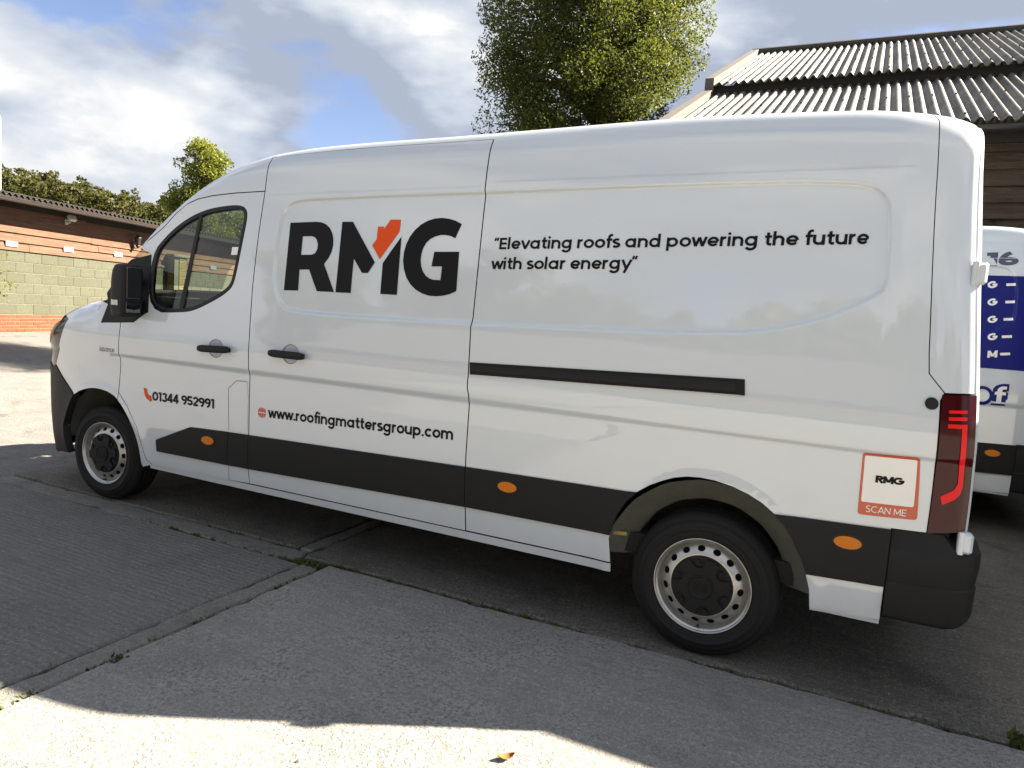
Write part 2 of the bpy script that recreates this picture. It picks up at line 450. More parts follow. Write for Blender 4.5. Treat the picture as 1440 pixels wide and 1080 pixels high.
def panel(name, outline, mat_, parent, holes=(), gap=0.0032, flange=0.016, res=(0.045, 0.03), off=0.0, feats=True, both=False, step=0.02, group=None):
    P = inset(outline, gap) if gap else np.asarray(outline, float)
    if area(P) < 0: P = P[::-1]
    P = densify(P, step)
    HS = [densify(inset(h, -gap) if gap else h, step) for h in holes]
    lo, hi = P.min(0), P.max(0)
    gx = np.arange(lo[0], hi[0], res[0])
    if lo[0] < -0.6: gx = np.concatenate([NOSEX, gx[gx > -0.68]])
    if hi[0] > 5.0: gx = np.concatenate([gx[gx < 5.0], np.arange(5.0, 5.2, 0.014)])
    G = np.array(np.meshgrid(gx, np.arange(lo[1], hi[1], res[1]))).reshape(2, -1).T
    if feats:
        G = np.vstack([G[(abs(G[:, 1] - 1.065) > 0.045)], FEAT])
        k = (G[:, 0] >= lo[0]) & (G[:, 0] <= hi[0]) & (G[:, 1] >= lo[1]) & (G[:, 1] <= hi[1]); G = G[k]
    k = in_poly(G, P)
    for h in HS: k &= ~in_poly(G, h)
    G = G[k]
    if len(G):
        d = dist_poly(G, P)
        for h in HS: d = np.minimum(d, dist_poly(G, h))
        G = G[d > 0.006]
    def keep(c):
        k = in_poly(c, P)
        for h in HS: k &= ~in_poly(c, h)
        return k
    v, f = cdt([P] + HS, G, keep)
    X = surf(v[:, 0], v[:, 1], off); N = normal(v[:, 0], v[:, 1])
    if flange:
        e = np.sort(np.vstack([f[:, [0, 1]], f[:, [1, 2]], f[:, [2, 0]]]), 1)
        ue, inv, cnt = np.unique(e, axis=0, return_inverse=True, return_counts=True)
        inv = inv.reshape(-1)
        de = np.vstack([f[:, [0, 1]], f[:, [1, 2]], f[:, [2, 0]]])[cnt[inv] == 1]
        bv = np.unique(de); mp = {int(a): i for i, a in enumerate(bv)}; n0 = len(X); nb = len(bv)
        # outward direction of the rim
        rim = np.zeros((nb, 3))
        for a, b in de:
            t_ = X[b] - X[a]; o_ = np.cross(t_, N[a]); o_ /= np.linalg.norm(o_) + 1e-12
            rim[mp[int(a)]] += o_; rim[mp[int(b)]] += o_
        rim /= np.linalg.norm(rim, axis=1)[:, None] + 1e-12
        top = X[bv]; bot = X[bv] - flange * N[bv]
        X = np.vstack([X, top, bot]); N = np.vstack([N, rim * 0.75 + N[bv] * 0.5, rim])
        F = [tuple(map(int, t_)) for t_ in f]
        for a, b in de:
            i, j = mp[int(a)], mp[int(b)]; F.append((n0 + j, n0 + i, n0 + nb + i, n0 + nb + j))
    else: F = [tuple(map(int, t_)) for t_ in f]
    if both:
        n = len(X); X = np.vstack([X, X * (1, -1, 1)]); N = np.vstack([N, N * (1, -1, 1)])
        F = F + [tuple(i + n for i in reversed(t_)) for t_ in F]
    o = obj(name, list(map(tuple, X.tolist())), F, mat_, parent, normals=N)
    if flange and mat_ == 'van_paint':                      # returned edge coloured dark to stand in for the gap's shade
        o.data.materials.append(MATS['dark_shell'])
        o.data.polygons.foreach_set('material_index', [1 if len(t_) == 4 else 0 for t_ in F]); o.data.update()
    return o
def mirrored(o, parent=None):
    c = o.copy(); COL.objects.link(c); c.scale = (1, -1, 1); c.parent = parent or o.parent
    return c
def decal(name, ins, outs, mat_, parent, off=0.0022, grid=0.03):
    """flat print laid on the body: union of ins minus outs, all in (x, s)"""
    ins = [densify(p, grid) for p in ins]; outs = [densify(p, grid) for p in outs]
    allp = np.vstack(ins); lo, hi = allp.min(0), allp.max(0)
    G = np.array(np.meshgrid(np.arange(lo[0], hi[0], grid), np.arange(lo[1], hi[1], grid))).reshape(2, -1).T + 0.0007
    def keep(c):
        k = np.zeros(len(c), bool)
        for p in ins: k |= in_poly(c, p)
        for p in outs: k &= ~in_poly(c, p)
        return k
    G = G[keep(G)]
    v, f = cdt(ins + outs, G, keep)
    X = surf(v[:, 0], v[:, 1], off); N = normal(v[:, 0], v[:, 1])
    return obj(name, list(map(tuple, X.tolist())), [tuple(map(int, a)) for a in f], mat_, parent, normals=N)

# ------------------------------------------------------------------ stroke lettering (geometric sans)
def arc(cx, cy, rx, a0, a1, ry=None, n=None):
    ry = rx if ry is None else ry; n = n or max(4, int(abs(a1 - a0) / 12))
    t_ = np.radians(np.linspace(a0, a1, n + 1)); return np.stack([cx + rx * np.cos(t_), cy + ry * np.sin(t_)], 1)
def stroke(P, w_, closed=False):
    """outline of a polyline with width w_, flat ends"""
    P = np.asarray(P, float); n = len(P); L = []; Rr = []
    for i in range(n):
        if closed: a, b = P[i - 1], P[(i + 1) % n]
        else: a, b = P[max(i - 1, 0)], P[min(i + 1, n - 1)]
        e1 = P[i] - a if (closed or i > 0) else b - P[i]; e2 = b - P[i] if (closed or i < n - 1) else P[i] - a
        e1 = e1 / np.linalg.norm(e1); e2 = e2 / np.linalg.norm(e2); m = np.array([-e1[1] - e2[1], e1[0] + e2[0]])
        m = m / max(0.35, (m @ m)) * 2 * 0.5 * w_
        L.append(P[i] + m); Rr.append(P[i] - m)
    if closed: return [np.array(L), np.array(Rr)]
    return [np.vstack([L, Rr[::-1]])]
W0 = 0.25
def glyph(ch, w_=W0):
    """(list of (outer, hole-or-None)), advance; x-height = 1, capitals 1.34"""
    h = w_ / 2; Rr = 0.5 - h; CH = 1.34; I = []; adv = 1.0
    def S(*P): I.append((stroke(np.array(P, float), w_)[0], None))
    def A(P): I.append((stroke(P, w_)[0], None))
    def ring(cx, cy, rx, ry=None):
        o_ = arc(cx, cy, rx + h, 0, 350, (ry or rx) + h, 34); i_ = arc(cx, cy, rx - h, 0, 350, (ry or rx) - h, 34); I.append((o_, i_))
    def dot(cx, cy, r): I.append((arc(cx, cy, r, 0, 340, None, 16), None))
    if ch in 'oadbpqg':
        ring(0.53, 0.5, Rr + 0.02, Rr)
        xs = 0.53 + Rr + 0.02
        if ch == 'a': S((xs, 0), (xs, 1)); adv = 1.22
        elif ch == 'd': S((xs, 0), (xs, 1.42)); adv = 1.22
        elif ch == 'q': S((xs, -0.4), (xs, 1)); adv = 1.22
        elif ch == 'g':
            A(np.vstack([[(xs, 1.0)], [(xs, 0.1)], arc(0.53, 0.0, Rr + 0.02, 0, -155, 0.34)])); adv = 1.22
        elif ch == 'b': S((0.53 - Rr - 0.02, 0), (0.53 - Rr - 0.02, 1.42)); adv = 1.18
        elif ch == 'p': S((0.53 - Rr - 0.02, -0.4), (0.53 - Rr - 0.02, 1)); adv = 1.18
        else: adv = 1.12
    elif ch == 'e':
        A(arc(0.53, 0.5, Rr + 0.01, 0, 322, Rr)); S((0.2, 0.47), (0.53 + Rr + 0.01, 0.47)); adv = 1.1
    elif ch == 'c': A(arc(0.53, 0.5, Rr + 0.01, 42, 318, Rr)); adv = 1.02
    elif ch in 'nh':
        x1 = 0.13; x2 = 0.83; S((x1, 0), (x1, 1.42 if ch == 'h' else 1)); A(np.vstack([[(x1, 0.3)], arc((x1 + x2) / 2, 0.54, (x2 - x1) / 2, 180, 0, 0.46 - h), [(x2, 0)]])); adv = 1.06
    elif ch == 'm':
        x1 = 0.13; S((x1, 0), (x1, 1))
        for k in range(2):
            xa = x1 + 0.64 * k; A(np.vstack([[(xa, 0.3)], arc(xa + 0.32, 0.56, 0.32, 180, 0, 0.44 - h), [(xa + 0.64, 0)]]))
        adv = 1.66
    elif ch == 'u':
        x1 = 0.12; x2 = 0.82; S((x2, 0), (x2, 1)); A(np.vstack([[(x1, 1)], arc((x1 + x2) / 2, 0.46, (x2 - x1) / 2, 180, 360, 0.46 - h), [(x2, 0.7)]])); adv = 1.06
    elif ch == 'r':
        S((0.13, 0), (0.13, 1)); A(np.vstack([[(0.13, 0.3)], arc(0.46, 0.52, 0.33, 180, 78, 0.48 - h)])); adv = 0.66
    elif ch == 'i': S((0.13, 0), (0.13, 1)); dot(0.13, 1.27, 0.14); adv = 0.40
    elif ch == 'l': S((0.13, 0), (0.13, 1.42)); adv = 0.40
    elif ch == 't': S((0.28, 0.3), (0.28, 1.3)); A(np.vstack([[(0.28, 0.5)], arc(0.50, 0.30, 0.22, 180, 275, 0.30 - h), [(0.6, 0.105)]])); S((0.02, 1 - h * 0.9), (0.6, 1 - h * 0.9)); adv = 0.68
    elif ch == 'f': A(np.vstack([[(0.27, 0)], arc(0.50, 1.12, 0.23, 180, 80, 0.27), [(0.62, 1.385)]])); S((0.02, 1 - h * 0.9), (0.60, 1 - h * 0.9)); adv = 0.62
    elif ch == 'v': S((0.06, 1), (0.47, 0.05)); S((0.88, 1), (0.47, 0.05)); S((0.36, h * 0.8), (0.58, h * 0.8)); adv = 0.98
    elif ch == 'y': S((0.06, 1), (0.49, 0.02)); S((0.90, 1), (0.30, -0.42)); adv = 0.98
    elif ch == 'w':
        S((0.06, 1), (0.36, 0.04)); S((0.36, 0.04), (0.66, 0.96)); S((0.66, 0.96), (0.96, 0.04)); S((0.96, 0.04), (1.26, 1)); adv = 1.36
    elif ch == 's':
        A(np.vstack([arc(0.42, 0.715, 0.28, 40, 235, 0.285 - h + 0.02), arc(0.40, 0.29, 0.30, 70, -150, 0.285 - h + 0.02)])); adv = 0.84
    elif ch == '.': dot(0.16, 0.13, 0.145); adv = 0.38
    elif ch == '-': S((0.06, 0.55), (0.62, 0.55)); adv = 0.8
    elif ch == ' ': adv = 0.42
    elif ch == '\u201c':
        w_ = w_ * 0.8
        for k in (0, 0.27): S((0.10 + k, 1.0), (0.22 + k, 1.36))
        adv = 0.66
    elif ch == '\u201d':
        w_ = w_ * 0.8
        for k in (0, 0.27): S((0.04 + k, 1.02), (0.16 + k, 1.40))
        adv = 0.62
    elif ch == 'E':
        S((0.13, 0), (0.13, CH))
        for y in (h, CH / 2, CH - h): S((0.13, y), (0.82, y))
        adv = 0.94
    elif ch == 'A': S((0.05, 0), (0.55, CH)); S((1.05, 0), (0.55, CH)); S((0.25, 0.36), (0.85, 0.36)); adv = 1.12
    elif ch == 'C': A(arc(0.65, CH / 2, 0.56, 50, 310, CH / 2 - h)); adv = 1.2
    elif ch == 'S': A(np.vstack([arc(0.48, CH * 0.74, 0.34, 40, 245, CH * 0.26 - h + 0.02), arc(0.46, CH * 0.27, 0.36, 65, -145, CH * 0.27 - h + 0.02)])); adv = 0.98
    elif ch == 'N': S((0.12, 0), (0.12, CH)); S((0.12, CH - 0.05), (0.96, 0.05)); S((0.96, 0), (0.96, CH)); adv = 1.16
    elif ch == 'M': S((0.12, 0), (0.12, CH)); S((0.12, CH - 0.05), (0.63, 0.25)); S((0.63, 0.25), (1.14, CH - 0.05)); S((1.14, 0), (1.14, CH)); adv = 1.34
    elif ch == 'R': S((0.12, 0), (0.12, CH)); A(np.vstack([[(0.12, CH - h)], [(0.5, CH - h)], arc(0.5, CH * 0.70, 0.30, 90, -90, CH * 0.30 - h), [(0.12, CH * 0.40 + h)]])); S((0.5, CH * 0.42), (0.88, 0)); adv = 1.02
    elif ch == 'G': A(np.vstack([arc(0.65, CH / 2, 0.56, 48, 360, CH / 2 - h)])); S((0.66, CH / 2), (1.21 + h, CH / 2)); adv = 1.36
    elif ch == '0': ring(0.5, CH / 2, 0.38, CH / 2 - h); adv = 1.06
    elif ch == '1': S((0.36, 0), (0.36, CH)); S((0.04, CH - h), (0.36, CH - h)); adv = 0.62
    elif ch == '2': A(np.vstack([arc(0.45, CH * 0.69, 0.32, 175, -35, CH * 0.31 - h), [(0.13, h + 0.03)]])); S((0.06, h), (0.84, h)); adv = 0.95
    elif ch == '3': A(np.vstack([arc(0.43, CH * 0.73, 0.29, 165, -80, CH * 0.27 - h)])); A(arc(0.43, CH * 0.29, 0.34, 80, -165, CH * 0.29 - h)); adv = 0.95
    elif ch == '4': S((0.62, 0), (0.62, CH)); S((0.60, CH - 0.04), (0.06, 0.36)); S((0.04, 0.36), (0.90, 0.36)); adv = 0.98
    elif ch == '5': S((0.16, CH - h), (0.80, CH - h)); S((0.19, CH), (0.14, CH * 0.46)); A(arc(0.43, CH * 0.31, 0.34, 140, -155, CH * 0.31 - h)); adv = 0.95
    elif ch == '6': ring(0.46, CH * 0.31, 0.34, CH * 0.31 - h); A(np.vstack([arc(0.70, CH * 0.36, 0.58, 178, 105, CH * 0.60)])); adv = 0.98
    elif ch == '9': ring(0.46, CH * 0.69, 0.34, CH * 0.31 - h); A(np.vstack([arc(0.22, CH * 0.64, 0.58, -2, -75, CH * 0.60)])); adv = 0.98
    return I, adv
def layout(text, w_=W0, track=0.0):
    """glyph outlines along a line, x from first ink to last ink"""
    out_, x = [], 0.0
    for ch in text:
        I, adv = glyph(ch, w_)
        out_.append([(o_ + (x, 0), None if i_ is None else i_ + (x, 0)) for o_, i_ in I]); x += adv + track
    ink = np.vstack([o_ for g in out_ for o_, _ in g]); return out_, ink[:, 0].min(), ink[:, 0].max()
def lettering(name, text, p0, p1, height_px, mat_, parent, w_=W0, unit=1.0, track=0.0, slant=0.0, off=0.0024, obj_fn=None):
    """ink starts at p0 and ends at p1 on the base line (x, s); height of `unit` glyph units = height in metres"""
    G, a, b = layout(text, w_, track); p0 = np.asarray(p0); p1 = np.asarray(p1)
    kx = (p1 - p0) / (b - a); ky = height_px / unit
    V, F = [], []; Ns = []
    for g in G:
        if not g: continue
        def M(P): return p0 + (P[:, :1] - a + slant * P[:, 1:]) * kx + np.stack([np.zeros(len(P)), P[:, 1] * ky], 1)
        outs_ = [M(o_) for o_, _ in g]; pairs = [(M(o_), None if i_ is None else M(i_)) for o_, i_ in g]
        loops = outs_ + [i_ for _, i_ in pairs if i_ is not None]
        def keep(c):
            k = np.zeros(len(c), bool)
            for o_, i_ in pairs:
                kk = in_poly(c, o_)
                if i_ is not None: kk &= ~in_poly(c, i_)
                k |= kk
            return k
        v, f = cdt(loops, np.zeros((0, 2)), keep)
        n0 = len(V)
        V.extend(v.tolist()); F.extend([tuple(int(i) + n0 for i in t_) for t_ in f])
    V = np.array(V)
    X = surf(V[:, 0], V[:, 1], off) if obj_fn is None else obj_fn(V)
    N = normal(V[:, 0], V[:, 1]) if obj_fn is None else None
    return obj(name, list(map(tuple, X.tolist())), F, mat_, parent, normals=N)
# ------------------------------------------------------------------ the van
van = empty('panel_van', (0, 0, 0), 'white high-roof panel van with large black and red lettering on its sliding door', 'van')
def z0f(x): return float(Hf(x) - hdf(x))
# shut lines picked from the photograph, as (x, s) on the body
L_wing = picks((170, 453), (168, 500), (170, 513), (167, 548))                                # wing / door, top to arch
L_doorfront = picks((167, 552), (179, 572), (192, 601), (200, 630), (206, 647), (216, 655))    # door edge round the arch
L_B = picks((373, 268), (363, 335), (355.5, 400), (351.5, 458), (350.5, 477), (349.5, 515.6), (351.5, 527), (350, 607), (348.5, 655), (351, 681))
L_Btop = picks((384, 222), (373, 268))
L_slide = picks((683, 273), (673, 370), (662, 459), (661, 480), (658.5, 527), (657, 545), (659, 556), (655, 643), (655, 747))
L_slidetop = picks((694.5, 196), (683, 273))
L_D = picks((1319, 239), (1307, 498), (1307, 525), (1329, 553))
L_doortop = picks((371.7, 269), (330, 271.5), (300, 275), (278, 280), (262, 288), (248, 300), (230, 320))
front_arch = chaikin(picks((104, 555), (114, 548.5), (132, 545), (153, 551), (167, 563), (182, 590), (194, 622), (199, 652)), 2, False)
rear_arch = picks((857, 757), (867, 726), (880, 707), (897.5, 691.7), (914, 683), (932, 676.6), (948, 672.6), (966, 671), (985, 672.4), (1005, 676.6), (1030, 685), (1052.5, 696), (1071, 708), (1087, 722), (1101, 738), (1113, 756), (1128, 790.7), (1136.5, 828), (1137, 855))
win = chaikin(picks((208, 438.7), (259.6, 438.9), (275, 435), (289, 428.5), (303, 421), (315, 413.7), (326, 404), (331, 390), (341, 340), (348, 305), (346.5, 294), (338, 288.7), (315, 290.2), (287, 296), (260, 310), (237, 329), (213, 358)), 2)
seam_x = np.array([1.46, 1.8, 2.3, 2.97])
sB = L_Btop[0][1]; sS = L_slidetop[0][1]
def seam_s(x):
    zB = z0f(L_Btop[0][0]); zS = z0f(L_slidetop[0][0]); q = (x - 1.46) / 1.5
    return z0f(x) + (sB - zB) * (1 - q) + (sS - zS) * q
SILL = 0.366
B_bot = (float(L_B[-1][0]), SILL)
A_ = lambda *p: np.array(p, float)

# front wing
KA = int(np.argmin(np.hypot(*(front_arch - pick(166, 562)).T))) + 1
top_w = [(x, z0f(x) + 0.16) for x in (-0.02, -0.15, -0.3, -0.45, -0.55)]
hl_top = pick(96, 449); hl_bot = pick(79, 512); arch_f0 = front_arch[0]
wing_poly = np.vstack([A_(hl_bot, hl_top, (hl_top[0] - 0.06, hl_top[1] + 0.02)), A_(*top_w[::-1]), A_(pick(152.6, 427), pick(142.5, 453)), L_wing, A_(pick(167, 552)), front_arch[:KA][::-1]])
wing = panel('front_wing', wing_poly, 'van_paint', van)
lip_poly = np.vstack([front_arch[KA - 1:], picks((201, 656.5)), A_((0.60, 0.362)), L_doorfront[::-1]])
lip = panel('arch_lip', lip_poly, 'van_paint', van, feats=False, gap=0.001, flange=0.03)
mirrored(lip)
# bonnet
xs_b = [-1.0, -0.95, -0.9, -0.8, -0.7, -0.55, -0.45, -0.3, -0.15, -0.02]
bon = [(x, z0f(x) + 0.16) for x in xs_b] + [(0.06, z0f(0.06) + 0.30), (0.08, z0f(0.08) + LA)] + [(x, z0f(x) + LA) for x in (-0.1, -0.3, -0.5, -0.7, -0.85, -0.95, -1.0)]
panel('bonnet', bon, 'van_paint', van, both=True, gap=0.0012, feats=False, res=(0.06, 0.05))
# headlamps, grille, bumper
hl_poly = A_(hl_bot, hl_top, (hl_top[0] - 0.06, hl_top[1] + 0.02), (-0.70, z0f(-0.70) + 0.08), (-0.86, z0f(-0.86) + 0.05), (-0.9, 0.93), (-0.72, 0.93), (-0.6, 0.90))
hl = panel('headlamp', hl_poly, 'headlamp', van, feats=False, off=-0.002)
tn = inset(hl_poly, 0.012)
mirrored(hl)
gr_poly = A_((-0.9, 0.93), (-0.86, z0f(-0.86) + 0.05), (-0.93, z0f(-0.93) + 0.12), (-1.0, z0f(-1.0) + 0.15), (-1.011, z0f(-1.0) + 0.15), (-1.011, 0.80), (-0.94, 0.80))
grille = panel('grille', gr_poly, 'gloss_black', van, feats=False, both=True, off=-0.006, gap=0.001)
bar_parts = []
for zz in (0.86, 0.93, 1.0):
    ys = np.linspace(-0.5, 0.5, 13); bar_parts.append(tube_vf([(-1.012 + 0.12 * (abs(y) / 0.5) ** 3 * 0.5, y, zz) for y in ys], 0.012, 6))
V_, F_ = join(bar_parts); obj('grille_bar', V_, F_, 'steel_rim', grille)
bf_poly = np.vstack([A_(hl_bot, (-0.6, 0.90), (-0.72, 0.93), (-0.9, 0.93), (-0.94, 0.80), (-1.011, 0.80), (-1.011, 0.24), (-0.9, 0.235), (-0.62, 0.25)), picks((78, 631), (99, 637), (91, 612), (90, 598), (95, 578), (99, 566)), front_arch[:1]])
bfo = panel('front_bumper', bf_poly, 'black_plastic', van, feats=False, both=True, off=0.006, flange=0.05)
# black scuttle / mirror foot
sc_poly = np.vstack([picks((142.5, 453), (152.6, 427)), A_((0.12, z0f(0.12) + 0.04), (0.30, z0f(0.30) + 0.03)), A_(pick(213, 358)), picks((208, 438.7), (203, 441), (188, 452.7), (170, 453))])
sc = panel('mirror_sail', sc_poly, 'black_plastic', van, feats=False, gap=0.001, off=0.004)
mirrored(sc)
# front door
door_poly = np.vstack([picks((170, 453), (188, 452.7), (203, 441), (208, 438.7), (213, 358)), A_((0.40, z0f(0.40) + 0.02)), L_doortop[::-1][0:], L_B[:], A_(B_bot), picks((322, 675.5), (260, 664)), L_doorfront[::-1], L_wing[::-1][:-1]])
def dishring(u, v): 
    c = pick(u, v); return np.array([c + (0.060 * math.cos(t_), 0.054 * math.sin(t_)) for t_ in np.linspace(0, 2 * math.pi, 28, endpoint=False)])
def bowl(par, ring_):
    c = ring_.mean(0); V, F = [], []; n = len(ring_)
    for k, dep in ((1.0, 0.002), (0.94, 0.004), (0.8, 0.008), (0.55, 0.012), (0.25, 0.014)):
        V.extend(surf(c[0] + (ring_[:, 0] - c[0]) * k, c[1] + (ring_[:, 1] - c[1]) * k, -dep).tolist())
    for r_ in range(4):
        for i in range(n): F.append((r_ * n + i, r_ * n + (i + 1) % n, (r_ + 1) * n + (i + 1) % n, (r_ + 1) * n + i))
    F.append(tuple(4 * n + i for i in range(n)))
    return obj('handle_dish', V, F, 'van_paint', par, smooth=True)
dish_a, dish_b = dishring(303.5, 490), dishring(408.5, 498)
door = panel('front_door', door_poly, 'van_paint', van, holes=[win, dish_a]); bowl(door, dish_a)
inner = inset(win, 0.022)
frame = panel('window_frame', win, 'gloss_black', door, holes=[inner], gap=0.0, feats=False, flange=0.03, off=0.001)
glass = panel('window_glass', inset(win, 0.016), 'window_glass', door, gap=0.0, feats=False, flange=0, off=-0.010)
bar = np.vstack([picks((281.5, 299), (284.5, 299)), picks((256.5, 437), (251, 437))])
panel('window_divider', bar, 'gloss_black', door, gap=0.0, feats=False, flange=0.01, off=0.0)
decal('glass_sticker', [picks((325, 347), (334.5, 347), (333, 358), (323.5, 358))], [], 'decal_white', door, off=-0.0085)
# cab roof (above door) and windscreen
xs_c = [0.40, 0.55, 0.75, 0.95, 1.15, 1.3]
cr_poly = np.vstack([L_Btop[0:1], L_Btop[1:2], L_doortop[:], A_((0.40, z0f(0.40) + 0.02)), A_(*[(x, z0f(x) + 0.20 + 0.05 * (x - 0.4)) for x in (0.42, 0.55, 0.75)]), A_((0.98, z0f(0.98) + 0.30), (1.02, z0f(1.02) + LA), (1.25, z0f(1.25) + LA), (1.49, z0f(1.49) + LA))])
panel('cab_roof', cr_poly, 'van_paint', van, feats=False, both=True, res=(0.04, 0.03))
ws_poly = A_(*([(x, z0f(x) + 0.20 + 0.05 * (x - 0.4)) for x in (0.75, 0.55, 0.42)] + [(0.30, z0f(0.30) + 0.10), (0.12, z0f(0.12) + 0.25), (0.10, z0f(0.10) + LA), (0.5, z0f(0.5) + LA), (1.01, z0f(1.01) + LA), (0.97, z0f(0.97) + 0.30)]))
ws = panel('windscreen', ws_poly, 'window_glass', van, feats=False, both=True, flange=0, off=-0.004)
# sliding door
sd_top = [(x, seam_s(x)) for x in np.linspace(L_Btop[0][0], L_slidetop[0][0], 7)]
sd_poly = np.vstack([A_(*sd_top), L_slidetop[1:], L_slide[1:-1], A_((float(L_slide[-1][0]), SILL), B_bot), L_B[::-1][1:], ])
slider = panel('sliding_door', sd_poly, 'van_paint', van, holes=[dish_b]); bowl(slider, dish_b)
# rear quarter
ra = rear_arch
rq_poly = np.vstack([A_((L_slidetop[0][0], seam_s(L_slidetop[0][0]))), A_(*[(x, z0f(x) + 0.42) for x in (3.05, 3.5, 4.2, 4.94)]), A_(pick(1321.5, 170)), L_D, A_((5.075, 1.30), pick(1303.5, 750)), A_((4.945, 0.765), (4.945, 0.368)), ra[::-1], A_((3.79, 0.368), (float(L_slide[-1][0]), 0.368)), L_slide[::-1][1:], L_slidetop[::-1][1:2]])
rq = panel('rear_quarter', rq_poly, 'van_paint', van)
# roof over the load space
rf_poly = np.vstack([A_(*[(x, seam_s(x)) for x in np.linspace(L_Btop[0][0], 2.97, 8)]), A_(*[(x, z0f(x) + 0.42) for x in (3.05, 3.5, 4.2, 4.94, 5.05, 5.13)]), A_(*[(x, z0f(x) + LA) for x in (5.13, 4.6, 4.0, 3.4, 2.8, 2.2, 1.8, 1.49)])])
panel('roof', rf_poly, 'van_paint', van, feats=False, both=True, res=(0.09, 0.06), gap=0.001)
# rear corner post
rp_poly = np.vstack([A_(pick(1321.5, 170)), A_((4.945, z0f(4.945) + 0.42), (5.05, z0f(5.05) + 0.42), (5.13, z0f(5.13) + 0.42), (5.195, z0f(5.195) + 0.2), (5.2, 2.1), (5.2, 1.335)), L_D[::-1]])
rp = panel('rear_post', rp_poly, 'van_paint', van, feats=False, gap=0.0012, res=(0.03, 0.04))
# tail lamp: dark red lens wrapping the corner
tl_poly = np.vstack([picks((1324.5, 555)), A_((5.2, 1.33), (5.2, 0.79)), picks((1303, 750))])
tl = panel('tail_lamp', tl_poly, 'lamp_red', van, feats=False, gap=0.001, off=0.005, flange=0.03)
for q in ([(1334, 577), (1359, 577.5), (1358.5, 582), (1333.5, 581.5)], [(1333.5, 586.5), (1359, 587), (1358.5, 592), (1333, 591.5)]):
    decal('lamp_bar', [picks(*q)], [], 'lamp_bright', tl, off=0.008)
decal('lamp_guide', [picks((1332.5, 596.5), (1358.8, 597.3), (1356.5, 640), (1352, 684), (1348.5, 695), (1340, 703), (1323.5, 709.5), (1321.5, 697.5), (1340, 689), (1345.5, 680), (1349, 640), (1351.5, 603), (1332, 602))], [], 'lamp_bright', tl, off=0.008)
# lower trim
def strip(name, pts, par=van, off=0.012, m_='black_plastic', **k):
    return panel(name, pts, m_, par, feats=False, off=off, flange=0.02, gap=0.0025, **k)
c_fd = picks((220.5, 617.5), (222, 634.5), (321, 654), (322.5, 607), (276.7, 601), (268, 600))
strip('door_trim', c_fd, door)
strip('door_trim', picks((321, 654), (350.2, 659.5), (351, 611.3), (322.5, 607)), door)
strip('side_trim', picks((350.2, 659.5), (655, 712.8), (655, 655.8), (351, 611.3)), slider)
strip('side_trim', np.vstack([picks((655, 712.8), (858, 752.6)), ra[1:4], picks((880, 690), (655, 655.8))]), rq)
strip('side_trim', np.vstack([ra[13:17], picks((1133, 807)), A_((4.945, 0.52), (4.945, 0.765))]), rq)
# markers
for (u, v), par in (((294.5, 618.8), door), ((715, 684), rq), ((1192, 761.5), rq)):
    c = pick(u, v); ring_ = np.array([c + (0.052 * math.cos(a), 0.026 * math.sin(a)) for a in np.linspace(0, 2 * math.pi, 24, endpoint=False)])
    k = panel('marker_lamp', ring_, 'amber', par, feats=False, gap=0, off=0.019, flange=0.012, res=(0.02, 0.012))
    ring2 = np.array([c + (0.060 * math.cos(a), 0.033 * math.sin(a)) for a in np.linspace(0, 2 * math.pi, 24, endpoint=False)])
    panel('marker_seat', ring2, 'gloss_black', k, feats=False, gap=0, off=0.0145, flange=0.004, res=(0.03, 0.02))
# fuel flap outline as real grooves: a flap panel slightly proud of the door
fl = np.vstack([picks((322.3, 604), (321.8, 546), (333, 535.5), (348, 536.5)), picks((349, 560), (348.5, 608))])
flap = panel('fuel_flap', fl, 'van_paint', door, feats=False, gap=0.0, off=0.0025, flange=0.0)
def groove(name, pts, par, wd=0.003, m_='dark_shell', off=0.0031):
    return decal(name, stroke(densify(np.asarray(pts), 0.05, False), wd), [], m_, par, off=off, grid=0.5)
groove('flap_seam', fl[:4], door)
groove('flap_seam', picks((321.8, 655), (322.3, 676)), door, off=0.001)
# sill
sill = np.vstack([A_((0.54, 0.358)), A_((0.60, 0.358)), A_((1.5, 0.362), (3.79, 0.364), (3.79, 0.315), (1.0, 0.315), (0.54, 0.318))])
strip('sill', sill, van, off=-0.004, m_='van_paint')
# rear lower white panel lip + front-arch lip
strip('sill', A_((4.675, 0.366), (4.945, 0.366), (4.945, 0.345), (4.675, 0.345)), van, off=-0.01, m_='van_paint')
# raised top seam lines
groove('roof_seam', np.array([(x, 2.105 + 0.02 * (x - 1.46) + 0.028) for x in np.linspace(1.52, 2.93, 8)]), slider, 0.0025, 'van_paint', 0.003)
groove('roof_seam', np.array([(x, 2.135 + 0.016 * (x - 2.96) + 0.05) for x in np.linspace(3.0, 4.93, 10)]), rq, 0.003, 'van_paint', 0.003)
